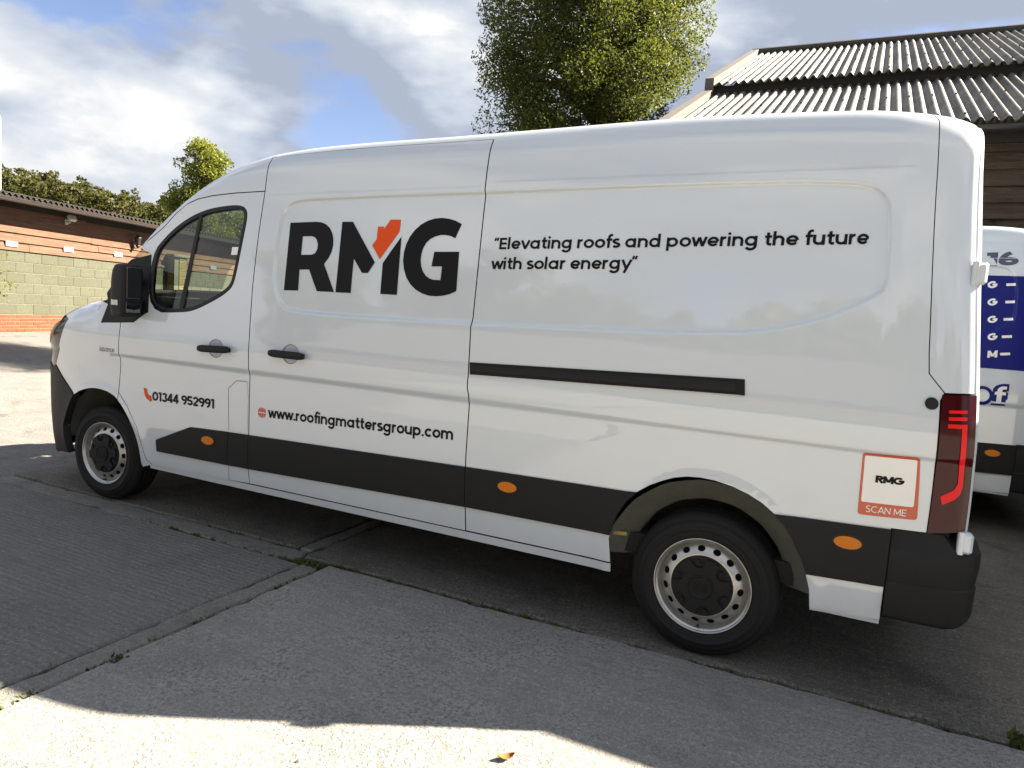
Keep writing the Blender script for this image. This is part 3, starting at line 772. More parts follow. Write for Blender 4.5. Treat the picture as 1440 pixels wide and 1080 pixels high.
# handles
def handle(par, u0, v0, u1, v1, dish):
    a, b = pick(u0, v0), pick(u1, v1); c = (a + b) / 2; Lh = b[0] - a[0]; P = surf(c[0], c[1])[0]
    n = 14; V = []; F = []
    for i in range(n + 1):
        q = i / n; x = a[0] + Lh * q; rr = min(1.0, 0.25 + 8 * min(q, 1 - q)); hh = 0.023 * min(1, 0.7 + 3 * min(q, 1 - q)); bul = 0.030 + 0.006 * math.sin(math.pi * q)
        for k in range(10):
            an = 2 * math.pi * k / 10
            V.append((x, P[1] - bul - 0.012 * math.cos(an), P[2] + (b[1] - a[1]) * (q - 0.5) + hh * math.sin(an)))
    for i in range(n):
        for k in range(10): F.append((i * 10 + k, i * 10 + (k + 1) % 10, (i + 1) * 10 + (k + 1) % 10, (i + 1) * 10 + k))
    F.append(tuple(reversed(range(10)))); F.append(tuple(n * 10 + k for k in range(10)))
    h_ = obj('handle', V, F, 'black_plastic', par, smooth=True)
    for q in (0.12, 0.88):
        x = a[0] + Lh * q; box('handle_mount', (x, P[1] - 0.012, P[2]), (0.03, 0.035, 0.026), 'black_plastic', h_, 0.004)
handle(door, 284, 489.5, 327, 492, (303, 490))
handle(slider, 383.5, 496, 431.5, 501.5, (408, 498.5))
# slide rail: frame plus recessed channel
rl = picks((661, 509.5), (1047.5, 533.5), (1047.5, 556), (661, 526.5))
rail = panel('slide_rail', rl, 'black_plastic', rq, feats=False, gap=0, off=0.004, flange=0.01)
cap = picks((1036, 534.5), (1047.5, 535.5), (1047.5, 556.5), (1036, 555))
panel('rail_cap', cap, 'gloss_black', rail, feats=False, gap=0, off=0.009, flange=0.006)
groove('rail_slot', picks((664, 520.5), (1034, 548)), rail, 0.022, 'dark_shell', 0.0055)
groove('rail_lip', picks((663, 524.5), (1036, 554)), rail, 0.006, 'gloss_black', 0.011)
groove('rail_lip', picks((663, 511.5), (1036, 536)), rail, 0.006, 'gloss_black', 0.011)
# round plug and small badge
c = pick(1310, 567.5); plug = np.array([c + (0.024 * math.cos(a), 0.024 * math.sin(a)) for a in np.linspace(0, 2 * math.pi, 24, endpoint=False)])
panel('plug', plug, 'black_plastic', rq, feats=False, gap=0, off=0.006, flange=0.006, res=(0.02, 0.02))
# ---- print on the body
def zoomed(pts, ox, oy, k): return picks(*[(ox + a / k, oy + b / k) for a, b in pts])
def lg(pts): return zoomed(pts, 380, 290, 1440 / 280)
logo_R = lg([(148, 120), (250, 116), (340, 113), (372, 117), (405, 131), (432, 157), (450, 195), (458, 240), (456, 285), (445, 330), (425, 372), (395, 412), (391, 420), (425, 515), (462, 621), (338, 615), (310, 537), (283, 458), (213, 458), (203, 610), (100, 608), (124, 365)])
logo_Rh = lg([(237, 218), (300, 217), (322, 223), (338, 243), (346, 275), (342, 312), (326, 340), (300, 351), (225, 352)])
logo_M1 = lg([(523, 113), (600, 113), (680, 262), (758, 407), (708, 483), (665, 483), (606, 380), (594, 505), (583, 628), (473, 623), (498, 370)])
logo_M2 = lg([(951, 220), (934, 430), (917, 642), (797, 635), (806, 520), (815, 412), (880, 318)])
logo_mark = lg([(780, 148), (825, 147), (821, 170), (872, 98), (947, 98), (936, 185), (865, 284), (794, 384), (738, 283), (771, 240)])
logo_G = lg([(1387, 130), (1362, 182), (1340, 233), (1305, 216), (1270, 209), (1235, 209), (1195, 219), (1160, 237), (1130, 265), (1107, 305), (1094, 350), (1089, 395), (1094, 438), (1106, 473), (1125, 502), (1150, 522), (1180, 533), (1232, 535), (1243, 436), (1167, 436), (1188, 330), (1368, 330), (1347, 614), (1300, 636), (1250, 648), (1200, 652), (1150, 648), (1100, 632), (1055, 605), (1015, 566), (985, 515), (968, 455), (962, 395), (968, 335), (985, 275), (1012, 220), (1050, 170), (1095, 131), (1145, 104), (1195, 89), (1245, 85), (1295, 91), (1345, 107)])
decal('logo_letters', [logo_R, logo_M1, logo_M2, logo_G], [logo_Rh], 'decal_black', slider)
decal('logo_mark', [logo_mark], [], 'decal_red', slider)
a, b = pick(693.8, 350.9), pick(1221.5, 343.5)
hm = pick(703.6, 335.0)[1] - a[1]
lettering('slogan', '\u201cElevating roofs and powering the future', a, b, hm, 'decal_black', rq, unit=1.34, slant=0.0)
a, b = pick(690, 378.9), pick(895.5, 378.3)
lettering('slogan', 'with solar energy\u201d', a, b, hm, 'decal_black', rq, unit=1.34)
a, b = pick(214.5, 563.0), pick(301.2, 574.6); hp = pick(215, 550.3)[1] - pick(215, 563)[1]
lettering('phone_number', '01344 952991', a, b, hp, 'decal_black', door, w_=0.285, unit=1.34)
a, b = pick(377, 587.2), pick(637, 618.6); hx = pick(627, 605.2)[1] - pick(627, 617.5)[1]
lettering('web_address', 'www.roofingmattersgroup.com', a, b, hx, 'decal_black', slider, w_=0.265, unit=1.0)
a, b = pick(140, 493.6), pick(161, 495.4); hv = pick(141, 487)[1] - pick(141, 493.6)[1]
lettering('model_script', 'Advance', a, b, hv, 'decal_grey', wing, w_=0.16, unit=1.34)
# handset icon
c = pick(206.3, 556)
hs_ = [c + p for p in np.vstack([arc(0.035, 0.035, 0.060, 168, 286, 0.066), arc(0.035, 0.035, 0.030, 286, 168, 0.033)])]
decal('phone_icon', [hs_, [c + q for q in ((-0.030, 0.046), (-0.006, 0.050), (0.006, 0.026), (-0.018, 0.02))], [c + q for q in ((0.020, -0.012), (0.046, -0.008), (0.056, -0.028), (0.034, -0.040))]], [], 'decal_red', door)
# globe icon
c = pick(368.5, 580.3); gr = 0.032
disc = arc(c[0], c[1], gr, 0, 350, None, 35)
cuts = [stroke([(c[0] - 0.05, c[1]), (c[0] + 0.05, c[1])], 0.006)[0], stroke([(c[0], c[1] - 0.05), (c[0], c[1] + 0.05)], 0.005)[0]] 
for sx in (-1, 1): cuts.append(stroke(arc(c[0], c[1], 0.017, 90 - sx * 90 - 89, 90 - sx * 90 + 89, gr + 0.004), 0.005)[0])
decal('globe_icon', [disc], cuts, 'decal_red', slider)
# sticker (its code left out): red border, white field, band with text
cs = picks((1213.5, 636), (1294.5, 643.5), (1289.5, 731.5), (1205.5, 722.5))
def rrect(c4, r):
    c4 = np.asarray(c4); out_ = []
    for i in range(4):
        p = c4[i]; a_ = c4[i - 1] - p; b_ = c4[(i + 1) % 4] - p; a_ = a_ / np.linalg.norm(a_); b_ = b_ / np.linalg.norm(b_)
        for t_ in np.linspace(0, 1, 5): out_.append(p + r * (a_ * (1 - t_) ** 2 + b_ * t_ ** 2))
    return np.array(out_)
out4 = rrect(cs, 0.014)
e = lambda fx, fy: cs[0] + (cs[1] - cs[0]) * fx + (cs[3] - cs[0]) * fy
in4 = rrect([e(0.045, 0.045), e(0.955, 0.045), e(0.955, 0.79), e(0.045, 0.79)], 0.008)
stk = decal('sticker', [out4], [in4], 'decal_band', rq, grid=0.008)
decal('sticker_field', [in4], [], 'decal_white', stk, grid=0.008)
hh = np.linalg.norm(cs[3] - cs[0])
lettering('sticker_text', 'SCAN ME', e(0.14, 0.945), e(0.84, 0.945), hh * 0.105, 'decal_white', stk, w_=0.15, unit=1.34, off=0.0038)
lettering('sticker_logo', 'RMG', e(0.26, 0.46), e(0.76, 0.46), hh * 0.115, 'decal_black', stk, w_=0.36, unit=1.34, off=0.0038)
PRINT = ('logo_letters', 'logo_mark', 'slogan', 'phone_number', 'web_address', 'phone_icon', 'globe_icon', 'sticker', 'glass_sticker', 'model_script')

# ---- far side: same pressings mirrored, without the print
for o in (wing, door, slider, rq, rp, tl):
    c = copy_tree(o, van, PRINT); c.scale = (1, -1, 1)
for o in list(van.children):
    if o.name.startswith('sill') and o.scale[1] > 0: mirrored(o)

# ---- inner shell behind the shut lines
shell = np.vstack([A_((0.30, 1.24), (1.30, 1.28)), A_((1.46, 1.3), (1.40, 2.05), (1.45, z0f(1.45) + 0.1)), A_(*[(x, z0f(x) + 0.25) for x in np.linspace(1.7, 5.1, 9)]), A_((5.16, 2.2), (5.16, 0.45), (4.72, 0.38)), ra[::-1][1:-1] + (0, 0.03), A_((3.72, 0.38), (0.62, 0.38))])
sh_holes = []
so_ = panel('inner_shell', shell, 'dark_shell', van, feats=False, off=-0.024, gap=0, flange=0, both=True, res=(0.1, 0.08))
box('load_floor', (2.55, 0, 0.46), (4.1, 1.80, 0.10), 'dark_shell', van)
box('underbody', (1.9, 0, 0.365), (2.6, 1.5, 0.10), 'axle', van)
box('bulkhead', (1.50, 0, 1.35), (0.03, 1.78, 1.7), 'interior', van)
# cab interior
cabin = box('cab_floor', (0.55, 0, 0.50), (1.9, 1.72, 0.08), 'interior', van)
for sy in (-1, 1):
    box('door_card', (0.85, sy * 0.93, 0.97), (1.15, 0.06, 0.80), 'interior', van, 0.02)
V_, F_ = prism_vf([(-0.05, 0.75), (0.62, 0.70), (0.70, 1.10), (0.60, 1.34), (0.32, 1.40), (-0.02, 1.36)], -0.88, 0.88); obj('dashboard', V_, F_, 'interior', van)
V_, F_ = lathe_vf([(0.185 + 0.014 * math.cos(a), 0.014 * math.sin(a)) for a in np.linspace(0, 2 * math.pi, 9)[:-1]], 28, 'z', closed=True)
stw = obj('steering_wheel', V_, F_, 'interior', van, smooth=True); stw.location = (0.74, 0.43, 1.30); stw.rotation_euler = (0, R_(-55), 0)
for yy in (-0.45, 0.1, 0.48):
    V_, F_ = join([box_vf((1.14, yy, 0.82), (0.50, 0.46, 0.22), 0.06), box_vf((1.33, yy, 1.20), (0.16, 0.46, 0.66), 0.06), box_vf((1.36, yy, 1.60), (0.10, 0.26, 0.20), 0.04)])
    obj('cab_seat', V_, F_, 'interior', van)
hl_ = panel('roof_lining', np.vstack([L_doortop[:5], A_((0.80, z0f(0.8) + 0.2)), A_((1.05, z0f(1.05) + LA), (1.45, z0f(1.45) + LA)), L_Btop[:1], L_Btop[1:]]), 'interior', van, feats=False, off=-0.03, gap=0, flange=0, both=True, res=(0.08, 0.06))

# ---- wheels
def build_wheel(name, x, yface, zc):
    wl = bpy.data.objects.new(name, None); COL.objects.link(wl); wl.parent = van; wl.location = (x, yface, zc); wl.empty_display_size = 0.1
    tp = [(0.214, 0.030), (0.2165, 0.012), (0.222, 0.004), (0.235, -0.002), (0.248, -0.0055), (0.262, -0.008), (0.263, -0.0095), (0.272, -0.0095), (0.273, -0.008), (0.290, -0.005), (0.300, -0.001), (0.3005, 0.001), (0.312, 0.006), (0.322, 0.013), (0.331, 0.022), (0.3365, 0.033),
          (0.3385, 0.040), (0.339, 0.062), (0.330, 0.064), (0.330, 0.071), (0.3395, 0.073), (0.340, 0.096), (0.331, 0.098), (0.331, 0.106), (0.340, 0.108), (0.340, 0.132), (0.331, 0.134), (0.331, 0.142), (0.3395, 0.144), (0.339, 0.168), (0.3365, 0.178), (0.325, 0.194), (0.29, 0.212), (0.25, 0.214), (0.22, 0.200), (0.214, 0.185)]
    V, F = lathe_vf(tp, 96, 'y'); obj('tyre', V, F, 'rubber', wl, smooth=True)
    sp = []                                                     # tread sipes on the shoulder
    rp_ = [(0.214, 0.19), (0.209, 0.17), (0.200, 0.14), (0.198, 0.07), (0.203, 0.040), (0.206, 0.022), (0.2085, 0.016), (0.214, 0.0145), (0.2185, 0.010), (0.2215, 0.003), (0.2225, -0.0015), (0.2205, -0.004), (0.2165, -0.0015), (0.2145, 0.004), (0.211, 0.0075), (0.2045, 0.009), (0.2035, 0.015), (0.2020, 0.030), (0.1985, 0.045)]
    V, F = lathe_vf(rp_, 96, 'y'); rim = obj('rim', V, F, 'steel_rim', wl, smooth=True)
    # disc with vent holes
    nv = 15; half = math.pi / nv; Rm = 0.168
    def prof(r): return np.interp(r, [0.132, 0.140, 0.147, 0.155, 0.165, 0.178, 0.190, 0.199], [0.0085, 0.006, 0.0065, 0.010, 0.016, 0.025, 0.036, 0.046])
    rect = densify(A_((-half, 0.132), (half, 0.132), (half, 0.199), (-half, 0.199)) * (Rm, 1), 0.006)
    hole = np.array([(0.0175 * math.cos(a), 0.1705 + 0.0128 * math.sin(a)) for a in np.linspace(0, 2 * math.pi, 20, endpoint=False)])
    g = np.array(np.meshgrid(np.linspace(-half * Rm * 0.85, half * Rm * 0.85, 7), np.linspace(0.138, 0.194, 8))).reshape(2, -1).T
    g = g[np.hypot(g[:, 0] / 1.35, g[:, 1] - 0.1705) > 0.0155]
    v2, f2 = cdt([rect, hole], g, lambda c: in_poly(c, rect) & ~in_poly(c, hole))
    V = []; F = []
    for k in range(nv):
        th = v2[:, 0] / Rm + 2 * half * k; n0 = len(V); r = v2[:, 1]
        V.extend(np.stack([r * np.cos(th), prof(r), r * np.sin(th)], 1).tolist()); F.extend([tuple(int(i) + n0 for i in reversed(t_)) for t_ in f2])
        hv_ = [(h_[0] / Rm + 2 * half * k, h_[1]) for h_ in hole]; n1 = len(V)
        for dy in (0, 0.006): V.extend([(r_ * math.cos(t_), float(prof(r_)) + dy, r_ * math.sin(t_)) for t_, r_ in hv_])
        m_ = len(hole); F.extend([(n1 + (i + 1) % m_, n1 + i, n1 + m_ + i, n1 + m_ + (i + 1) % m_) for i in range(m_)])
    obj('wheel_disc', V, F, 'steel_rim', rim, smooth=True)
    V, F = lathe_vf([(0.0, 0.062), (0.197, 0.062)], 48, 'y'); obj('brake_backing', V, F, 'axle', wl)
    V, F = lathe_vf([(0.1405, 0.010), (0.1405, 0.002), (0.137, -0.0015), (0.120, -0.002), (0.06, -0.002), (0.0, -0.002)], 72, 'y'); hc = obj('hub_cap', V, F, 'black_plastic', wl, smooth=False)
    # six-lobed raised plate and centre boss
    pl = []
    for k in range(6):
        a0 = math.pi / 3 * k + 0.25
        for da, r in ((-0.36, 0.131), (-0.18, 0.133), (0, 0.133), (0.18, 0.131), (0.22, 0.110), (0.30, 0.092), (0.523, 0.088), (0.72, 0.092), (0.82, 0.110)): pl.append((r * math.cos(a0 + da * 0.85), r * math.sin(a0 + da * 0.85)))
    V, F = prism_vf(pl, -0.016, -0.001); obj('cap_plate', V, F, 'black_plastic', hc)
    V, F = lathe_vf([(0.056, -0.0155), (0.056, -0.022), (0.052, -0.025), (0.049, -0.022), (0.046, -0.0205), (0.0, -0.0205)], 40, 'y'); obj('cap_boss', V, F, 'black_plastic', hc)
    V, F = join([box_vf((0, -0.022, zz), (0.06, 0.004, 0.004)) for zz in (-0.018, -0.009, 0.0, 0.009, 0.018)]); obj('cap_emblem', V, F, 'black_plastic', hc)
    for k in range(6):
        a0 = math.pi / 3 * k + 0.25 + 0.523 * 0.85 + 0.05; V, F = lathe_vf([(0.0, -0.012), (0.011, -0.012), (0.012, -0.008), (0.012, 0.0)], 8, 'y', (0.115 * math.cos(a0), 0, 0.115 * math.sin(a0))); obj('wheel_nut', V, F, 'black_plastic', hc)
    V, F = join([tube_vf([(0.0, 0.02, -0.195), (0.0, -0.004, -0.190), (0.0, -0.010, -0.188)], [0.005, 0.005, 0.004], 8)]); obj('valve', V, F, 'black_plastic', rim)
    return wl
ZA = 0.3385
wf = build_wheel('wheel', 0.0, -0.935, ZA); wf.rotation_euler[2] = R_(3)
wr = build_wheel('wheel', 4.215, -0.955, ZA)
for s_ in (wf, wr):
    c = copy_tree(s_, van); c.location[1] *= -1; c.rotation_euler[2] = math.pi + s_.rotation_euler[2] * (1 if s_ is wf else 0)
# wheel-arch liners
for x, r0, y0, pts in ((0.05, 0.46, 0.955, None), (4.215, 0.462, 1.0, None)):
    prof = []; V = []; F = []; n = 30
    for i in range(n + 1):
        a = math.pi * (0.02 + 0.96 * i / n); lump = 0.012 * math.sin(i * 1.7) * 0.5
        for yy, k in ((-y0 + 0.012, 1.0), (-y0 + 0.05, 0.995), (-y0 + 0.125, 0.768 if x > 1 else 0.985), (-0.62, 0.768 if x > 1 else 0.97), (-0.60, 0.2)):
            rr = (r0 + lump * 0.3) * k; zz = 0.375 + rr * math.sin(a); V.append((x + rr * math.cos(a) * (1.0 if zz > 0.36 else 1.0), yy, zz))
    for i in range(n):
        for k in range(4): F.append((i * 5 + k, i * 5 + k + 1, (i + 1) * 5 + k + 1, (i + 1) * 5 + k))
    l_ = obj('arch_liner', V, F, 'liner', van, smooth=True); mirrored(l_)
V_, F_ = join([tube_vf([(4.215, -0.9, ZA), (4.215, 0.9, ZA)], 0.05, 12), tube_vf([(0, -0.8, ZA), (0, 0.8, ZA)], 0.04, 10)]); obj('axle_beam', V_, F_, 'axle', van)
for sy in (-1, 1):
    V_, F_ = tube_vf([(3.55, sy * 0.62, 0.44), (3.9, sy * 0.62, 0.36), (4.2, sy * 0.62, 0.30), (4.6, sy * 0.62, 0.36), (4.95, sy * 0.62, 0.46)], 0.03, 6); obj('leaf_spring', V_, F_, 'axle', van)
V_, F_ = tube_vf([(3.76, -0.94, 0.50), (3.84, -0.93, 0.505)], 0.011, 8); obj('brake_pipe', V_, F_, 'spring', van)

# ---- door mirror
def mirror_part():
    rows = []
    # plan section through the housing (x forward = negative); outer end rounded
    zs = [1.335, 1.345, 1.37, 1.42, 1.50, 1.58, 1.63, 1.66, 1.672]
    sc_ = [0.80, 0.90, 0.97, 1.0, 1.0, 0.99, 0.94, 0.82, 0.66]
    secp = [(0.02, -1.045), (-0.04, -1.06), (-0.085, -1.09), (-0.092, -1.13), (-0.075, -1.175), (-0.02, -1.198), (0.060, -1.198), (0.078, -1.185), (0.078, -1.065), (0.065, -1.045)]
    cx, cy = 0.0, -1.12; V = []; F = []; n = len(secp)
    for z_, k in zip(zs, sc_):
        for p_ in secp: V.append((0.465 + (p_[0] - cx) * k + 0.05 * (z_ - 1.5), cy + (p_[1] - cy) * k, z_))
    for i in range(len(zs) - 1):
        for j in range(n): F.append((i * n + j, (i + 1) * n + j, (i + 1) * n + (j + 1) % n, i * n + (j + 1) % n))
    F.append(tuple(range(n))); F.append(tuple((len(zs) - 1) * n + j for j in reversed(range(n))))
    return V, F
V_, F_ = mirror_part(); mir = obj('door_mirror', V_, F_, 'black_plastic', van, smooth=False)
bv = mir.modifiers.new('bevel', 'BEVEL'); bv.width = 0.012; bv.segments = 3; bv.limit_method = 'ANGLE'; bv.angle_limit = R_(25)
mir.data.polygons.foreach_set('use_smooth', [True] * len(mir.data.polygons))
V_, F_ = box_vf((0.545, -1.125, 1.555), (0.008, 0.10, 0.20), 0.003); obj('mirror_glass', V_, F_, 'mirror_glass', mir)
V_, F_ = box_vf((0.540, -1.125, 1.40), (0.008, 0.10, 0.07), 0.003); obj('mirror_glass', V_, F_, 'mirror_glass', mir)
V_, F_ = join([box_vf((0.462, -1.186, 1.425), (0.075, 0.028, 0.045), 0.008)]); obj('mirror_indicator', V_, F_, 'lamp_clear', mir)
V_, F_ = join([box_vf((0.42, -1.02, 1.40), (0.14, 0.14, 0.10), 0.02), box_vf((0.40, -1.00, 1.56), (0.10, 0.10, 0.07), 0.015)]); obj('mirror_arm', V_, F_, 'black_plastic', mir)
mirrored(mir, van)
for ch in mir.children:
    pass

# ---- rear doors, bumper, hinges
sec = surf(np.full(40, 5.192), np.linspace(0.60, z0f(5.192) + LA, 40))
prof_r = [(-p[1], p[2]) for p in sec]
for sg in (-1, 1):
    pl_ = [(0.003, 0.60)] + [(y_, z_) for y_, z_ in prof_r[:-1]] + [(0.003, prof_r[-1][1])]
    n = len(pl_); rows = [(5.180, 0.0), (5.200, -0.004), (5.212, -0.018)]; V = []; F = []
    cy = 0.45; cz = 1.5
    for x_, d_ in rows:
        for y_, z_ in pl_:
            k = 1 + d_ / 0.45; V.append((x_ - 0.10 * float(sstep(0.85, 2.45, z_)), sg * (0.003 + (y_ - 0.003) * (1 + d_ / 0.85)), cz + (z_ - cz) * (1 + d_ / 0.9)))
    for i in range(len(rows) - 1):
        for j in range(n):
            q = (i * n + j, i * n + (j + 1) % n, (i + 1) * n + (j + 1) % n, (i + 1) * n + j); F.append(q if sg < 0 else q[::-1])
    last = tuple((len(rows) - 1) * n + j for j in range(n)); F.append(last if sg < 0 else last[::-1])
    rd = obj('rear_door', V, F, 'van_paint', van)
    box('door_handle', (5.225, sg * 0.12, 1.15), (0.03, 0.16, 0.05), 'black_plastic', rd, 0.008)
    for zz in (1.80, 0.745):
        ys = -float(surf(5.19, zz)[0][1]); xh = float(surf(5.19, zz)[0][0]) - 5.19; V_, F_ = join([box_vf((5.205 + xh, sg * (ys - 0.004), zz), (0.055, 0.045, 0.085), 0.010), tube_vf([(5.19 + xh, sg * (ys + 0.014), zz - 0.045), (5.19 + xh, sg * (ys + 0.014), zz + 0.045)], 0.013, 10)])
        obj('hinge', V_, F_, 'van_paint', rd)
bp = [(4.948, 1.012), (5.10, 1.010), (5.19, 0.985), (5.245, 0.94), (5.278, 0.86), (5.288, 0.70), (5.290, 0.0)]
bp = bp + [(x_, -y_) for x_, y_ in bp[::-1][1:]]
rows = [(0.385, -0.035, 0), (0.400, -0.014, 0), (0.430, -0.004, 0), (0.545, 0.0, 0), (0.552, -0.006, 0), (0.560, -0.004, 0), (0.640, 0.004, 0), (0.690, 0.002, 0), (0.712, -0.010, 0.02), (0.765, -0.014, 0.085)]
V = []; F = []; n = len(bp)
for z_, d_, back in rows:
    for x_, y_ in bp:
        t_ = sstep(5.10, 5.25, x_); V.append((x_ + d_ * t_ - back * t_, math.copysign(max(0, abs(y_) + d_ * (1 - t_) * (1 if abs(y_) > 0.01 else 0) - 0.06 * back * t_), y_) * -1, z_ + (0.003 if back > 0.05 else 0)))
for i in range(len(rows) - 1):
    for j in range(n - 1): F.append((i * n + j, i * n + j + 1, (i + 1) * n + j + 1, (i + 1) * n + j))
for j in range(n - 1): pass
F.append(tuple((len(rows) - 1) * n + j for j in range(n))); F.append(tuple(reversed(range(n))))
rb = obj('rear_bumper', V, F, 'black_plastic', van)
rb.data.polygons.foreach_set('use_smooth', [True] * len(rb.data.polygons))
es = rb.modifiers.new('edge', 'EDGE_SPLIT'); es.split_angle = R_(25)
# ------------------------------------------------------------------ ground materials
def concrete(name, base, light, ridge=0.0, ridge_axis=1, blotch=0.5, speck=0.5, stones=0.0):
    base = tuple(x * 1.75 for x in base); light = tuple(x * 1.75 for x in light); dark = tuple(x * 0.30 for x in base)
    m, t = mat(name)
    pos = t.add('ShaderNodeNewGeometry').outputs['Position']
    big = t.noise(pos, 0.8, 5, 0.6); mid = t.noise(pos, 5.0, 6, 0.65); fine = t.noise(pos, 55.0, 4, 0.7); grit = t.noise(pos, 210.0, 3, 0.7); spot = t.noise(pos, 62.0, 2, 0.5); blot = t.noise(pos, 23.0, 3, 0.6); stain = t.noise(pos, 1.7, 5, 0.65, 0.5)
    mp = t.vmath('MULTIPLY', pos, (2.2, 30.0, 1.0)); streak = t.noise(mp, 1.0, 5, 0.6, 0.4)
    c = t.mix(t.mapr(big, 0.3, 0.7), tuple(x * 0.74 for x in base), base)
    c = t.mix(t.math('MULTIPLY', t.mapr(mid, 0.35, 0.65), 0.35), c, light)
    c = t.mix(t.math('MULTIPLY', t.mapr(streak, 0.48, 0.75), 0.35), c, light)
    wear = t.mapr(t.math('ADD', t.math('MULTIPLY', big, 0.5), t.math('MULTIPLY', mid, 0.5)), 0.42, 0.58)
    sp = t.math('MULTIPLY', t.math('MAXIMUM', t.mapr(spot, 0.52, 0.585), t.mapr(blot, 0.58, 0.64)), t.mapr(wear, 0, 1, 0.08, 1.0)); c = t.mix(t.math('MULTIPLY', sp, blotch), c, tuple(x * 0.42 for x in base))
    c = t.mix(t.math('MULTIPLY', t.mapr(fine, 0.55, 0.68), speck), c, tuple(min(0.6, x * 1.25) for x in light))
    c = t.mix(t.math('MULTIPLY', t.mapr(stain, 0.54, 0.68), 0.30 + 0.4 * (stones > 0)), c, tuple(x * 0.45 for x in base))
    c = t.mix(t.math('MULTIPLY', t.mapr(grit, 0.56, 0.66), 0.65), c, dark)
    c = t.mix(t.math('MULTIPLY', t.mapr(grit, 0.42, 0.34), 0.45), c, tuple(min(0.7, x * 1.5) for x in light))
    h = t.math('ADD', t.math('MULTIPLY', fine, 0.6), t.math('SUBTRACT', t.math('MULTIPLY', grit, -0.35), t.math('MULTIPLY', sp, 0.3)))
    if ridge:
        jit = t.vmath('ADD', pos, t.vmath('SCALE', t.add('ShaderNodeTexNoise', inp={'Vector': pos, 'Scale': 3.0, 'Detail': 4.0}).outputs['Color'], 0.05))
        wv = t.add('ShaderNodeTexWave', wave_type='BANDS', bands_direction='Y', inp={'Vector': jit, 'Scale': 8.5, 'Distortion': 2.5, 'Detail': 3.0, 'Detail Scale': 1.5, 'Detail Roughness': 0.6})
        k = t.mapr(mid, 0.35, 0.6, 0.35, 1.0); wq = t.math('MULTIPLY', wv.outputs['Fac'], k)
        h = t.math('ADD', h, t.math('MULTIPLY', wq, ridge)); c = t.mix(t.math('MULTIPLY', t.math('SUBTRACT', 1.0, wv.outputs['Fac']), t.math('MULTIPLY', k, 0.22)), c, tuple(x * 0.5 for x in base))
    if stones:
        vo = t.add('ShaderNodeTexVoronoi', inp={'Vector': pos, 'Scale': 75.0, 'Randomness': 1.0})
        st = t.mapr(vo.outputs['Distance'], 0.30, 0.16); pc = t.add('ShaderNodeSeparateColor', inp={0: vo.outputs['Color']}).outputs[0]
        st = t.math('MULTIPLY', st, t.mapr(pc, 0.55, 0.75)); c = t.mix(t.math('MULTIPLY', st, stones), c, tuple(min(0.7, x * 1.3) for x in light)); h = t.math('ADD', h, t.math('MULTIPLY', st, 0.5))
    principled(t, base=c, rough=0.9, spec=0.25, normal=t.bump(h, 0.7, 0.012))
    return m
concrete('concrete_ridged', (0.090, 0.088, 0.083), (0.165, 0.158, 0.146), ridge=0.6, blotch=0.5, speck=0.75)
concrete('concrete_worn', (0.135, 0.134, 0.128), (0.225, 0.215, 0.195), blotch=0.65, speck=0.5)
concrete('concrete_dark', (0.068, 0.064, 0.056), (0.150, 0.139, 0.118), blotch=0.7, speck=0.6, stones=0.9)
concrete('concrete_strip', (0.095, 0.092, 0.083), (0.19, 0.18, 0.16), blotch=0.45, speck=0.4, stones=0.4)
concrete('asphalt', (0.085, 0.082, 0.08), (0.17, 0.16, 0.15), blotch=0.45, speck=0.5, stones=0.5)
simple('joint_dirt', (0.028, 0.026, 0.02), 1.0, vary=0.5, vscale=40, bump=0.8, bscale=200)
m, t = mat('field'); pos = t.add('ShaderNodeNewGeometry').outputs['Position']
principled(t, base=t.mix(t.noise(pos, 0.4, 6, 0.6), (0.05, 0.07, 0.02), (0.10, 0.10, 0.04)), rough=1.0, spec=0.1)

# terrain: flat yard rising gently towards the stable on the left
def rise(x, y):
    return 0.40 * float(sstep(-1.3, -10.5, x))
def sheet(name, x0, x1, y0, y1, nx, ny, m_, dz=0.0, zf=None):
    xs = np.linspace(x0, x1, nx + 1); ys = np.linspace(y0, y1, ny + 1)
    V = [(x, y, (zf(x, y) if zf else 0) + dz) for x in xs for y in ys]
    F = [(i * (ny + 1) + j, (i + 1) * (ny + 1) + j, (i + 1) * (ny + 1) + j + 1, i * (ny + 1) + j + 1) for i in range(nx) for j in range(ny)]
    return obj(name, V, F, m_, smooth=True)
tag(sheet('ground', -900, 900, -900, 900, 2, 2, 'field', -0.16), kind='structure')
road = tag(sheet('asphalt_yard', -46, -1.135, -40, 60, 90, 10, 'asphalt', -0.012, rise), kind='structure')
yard = tag(obj('concrete_yard', [(-1.15, -40, -0.05), (40, -40, -0.05), (40, 60, -0.05), (-1.15, 60, -0.05)], [(0, 1, 2, 3)], 'joint_dirt'), kind='structure')

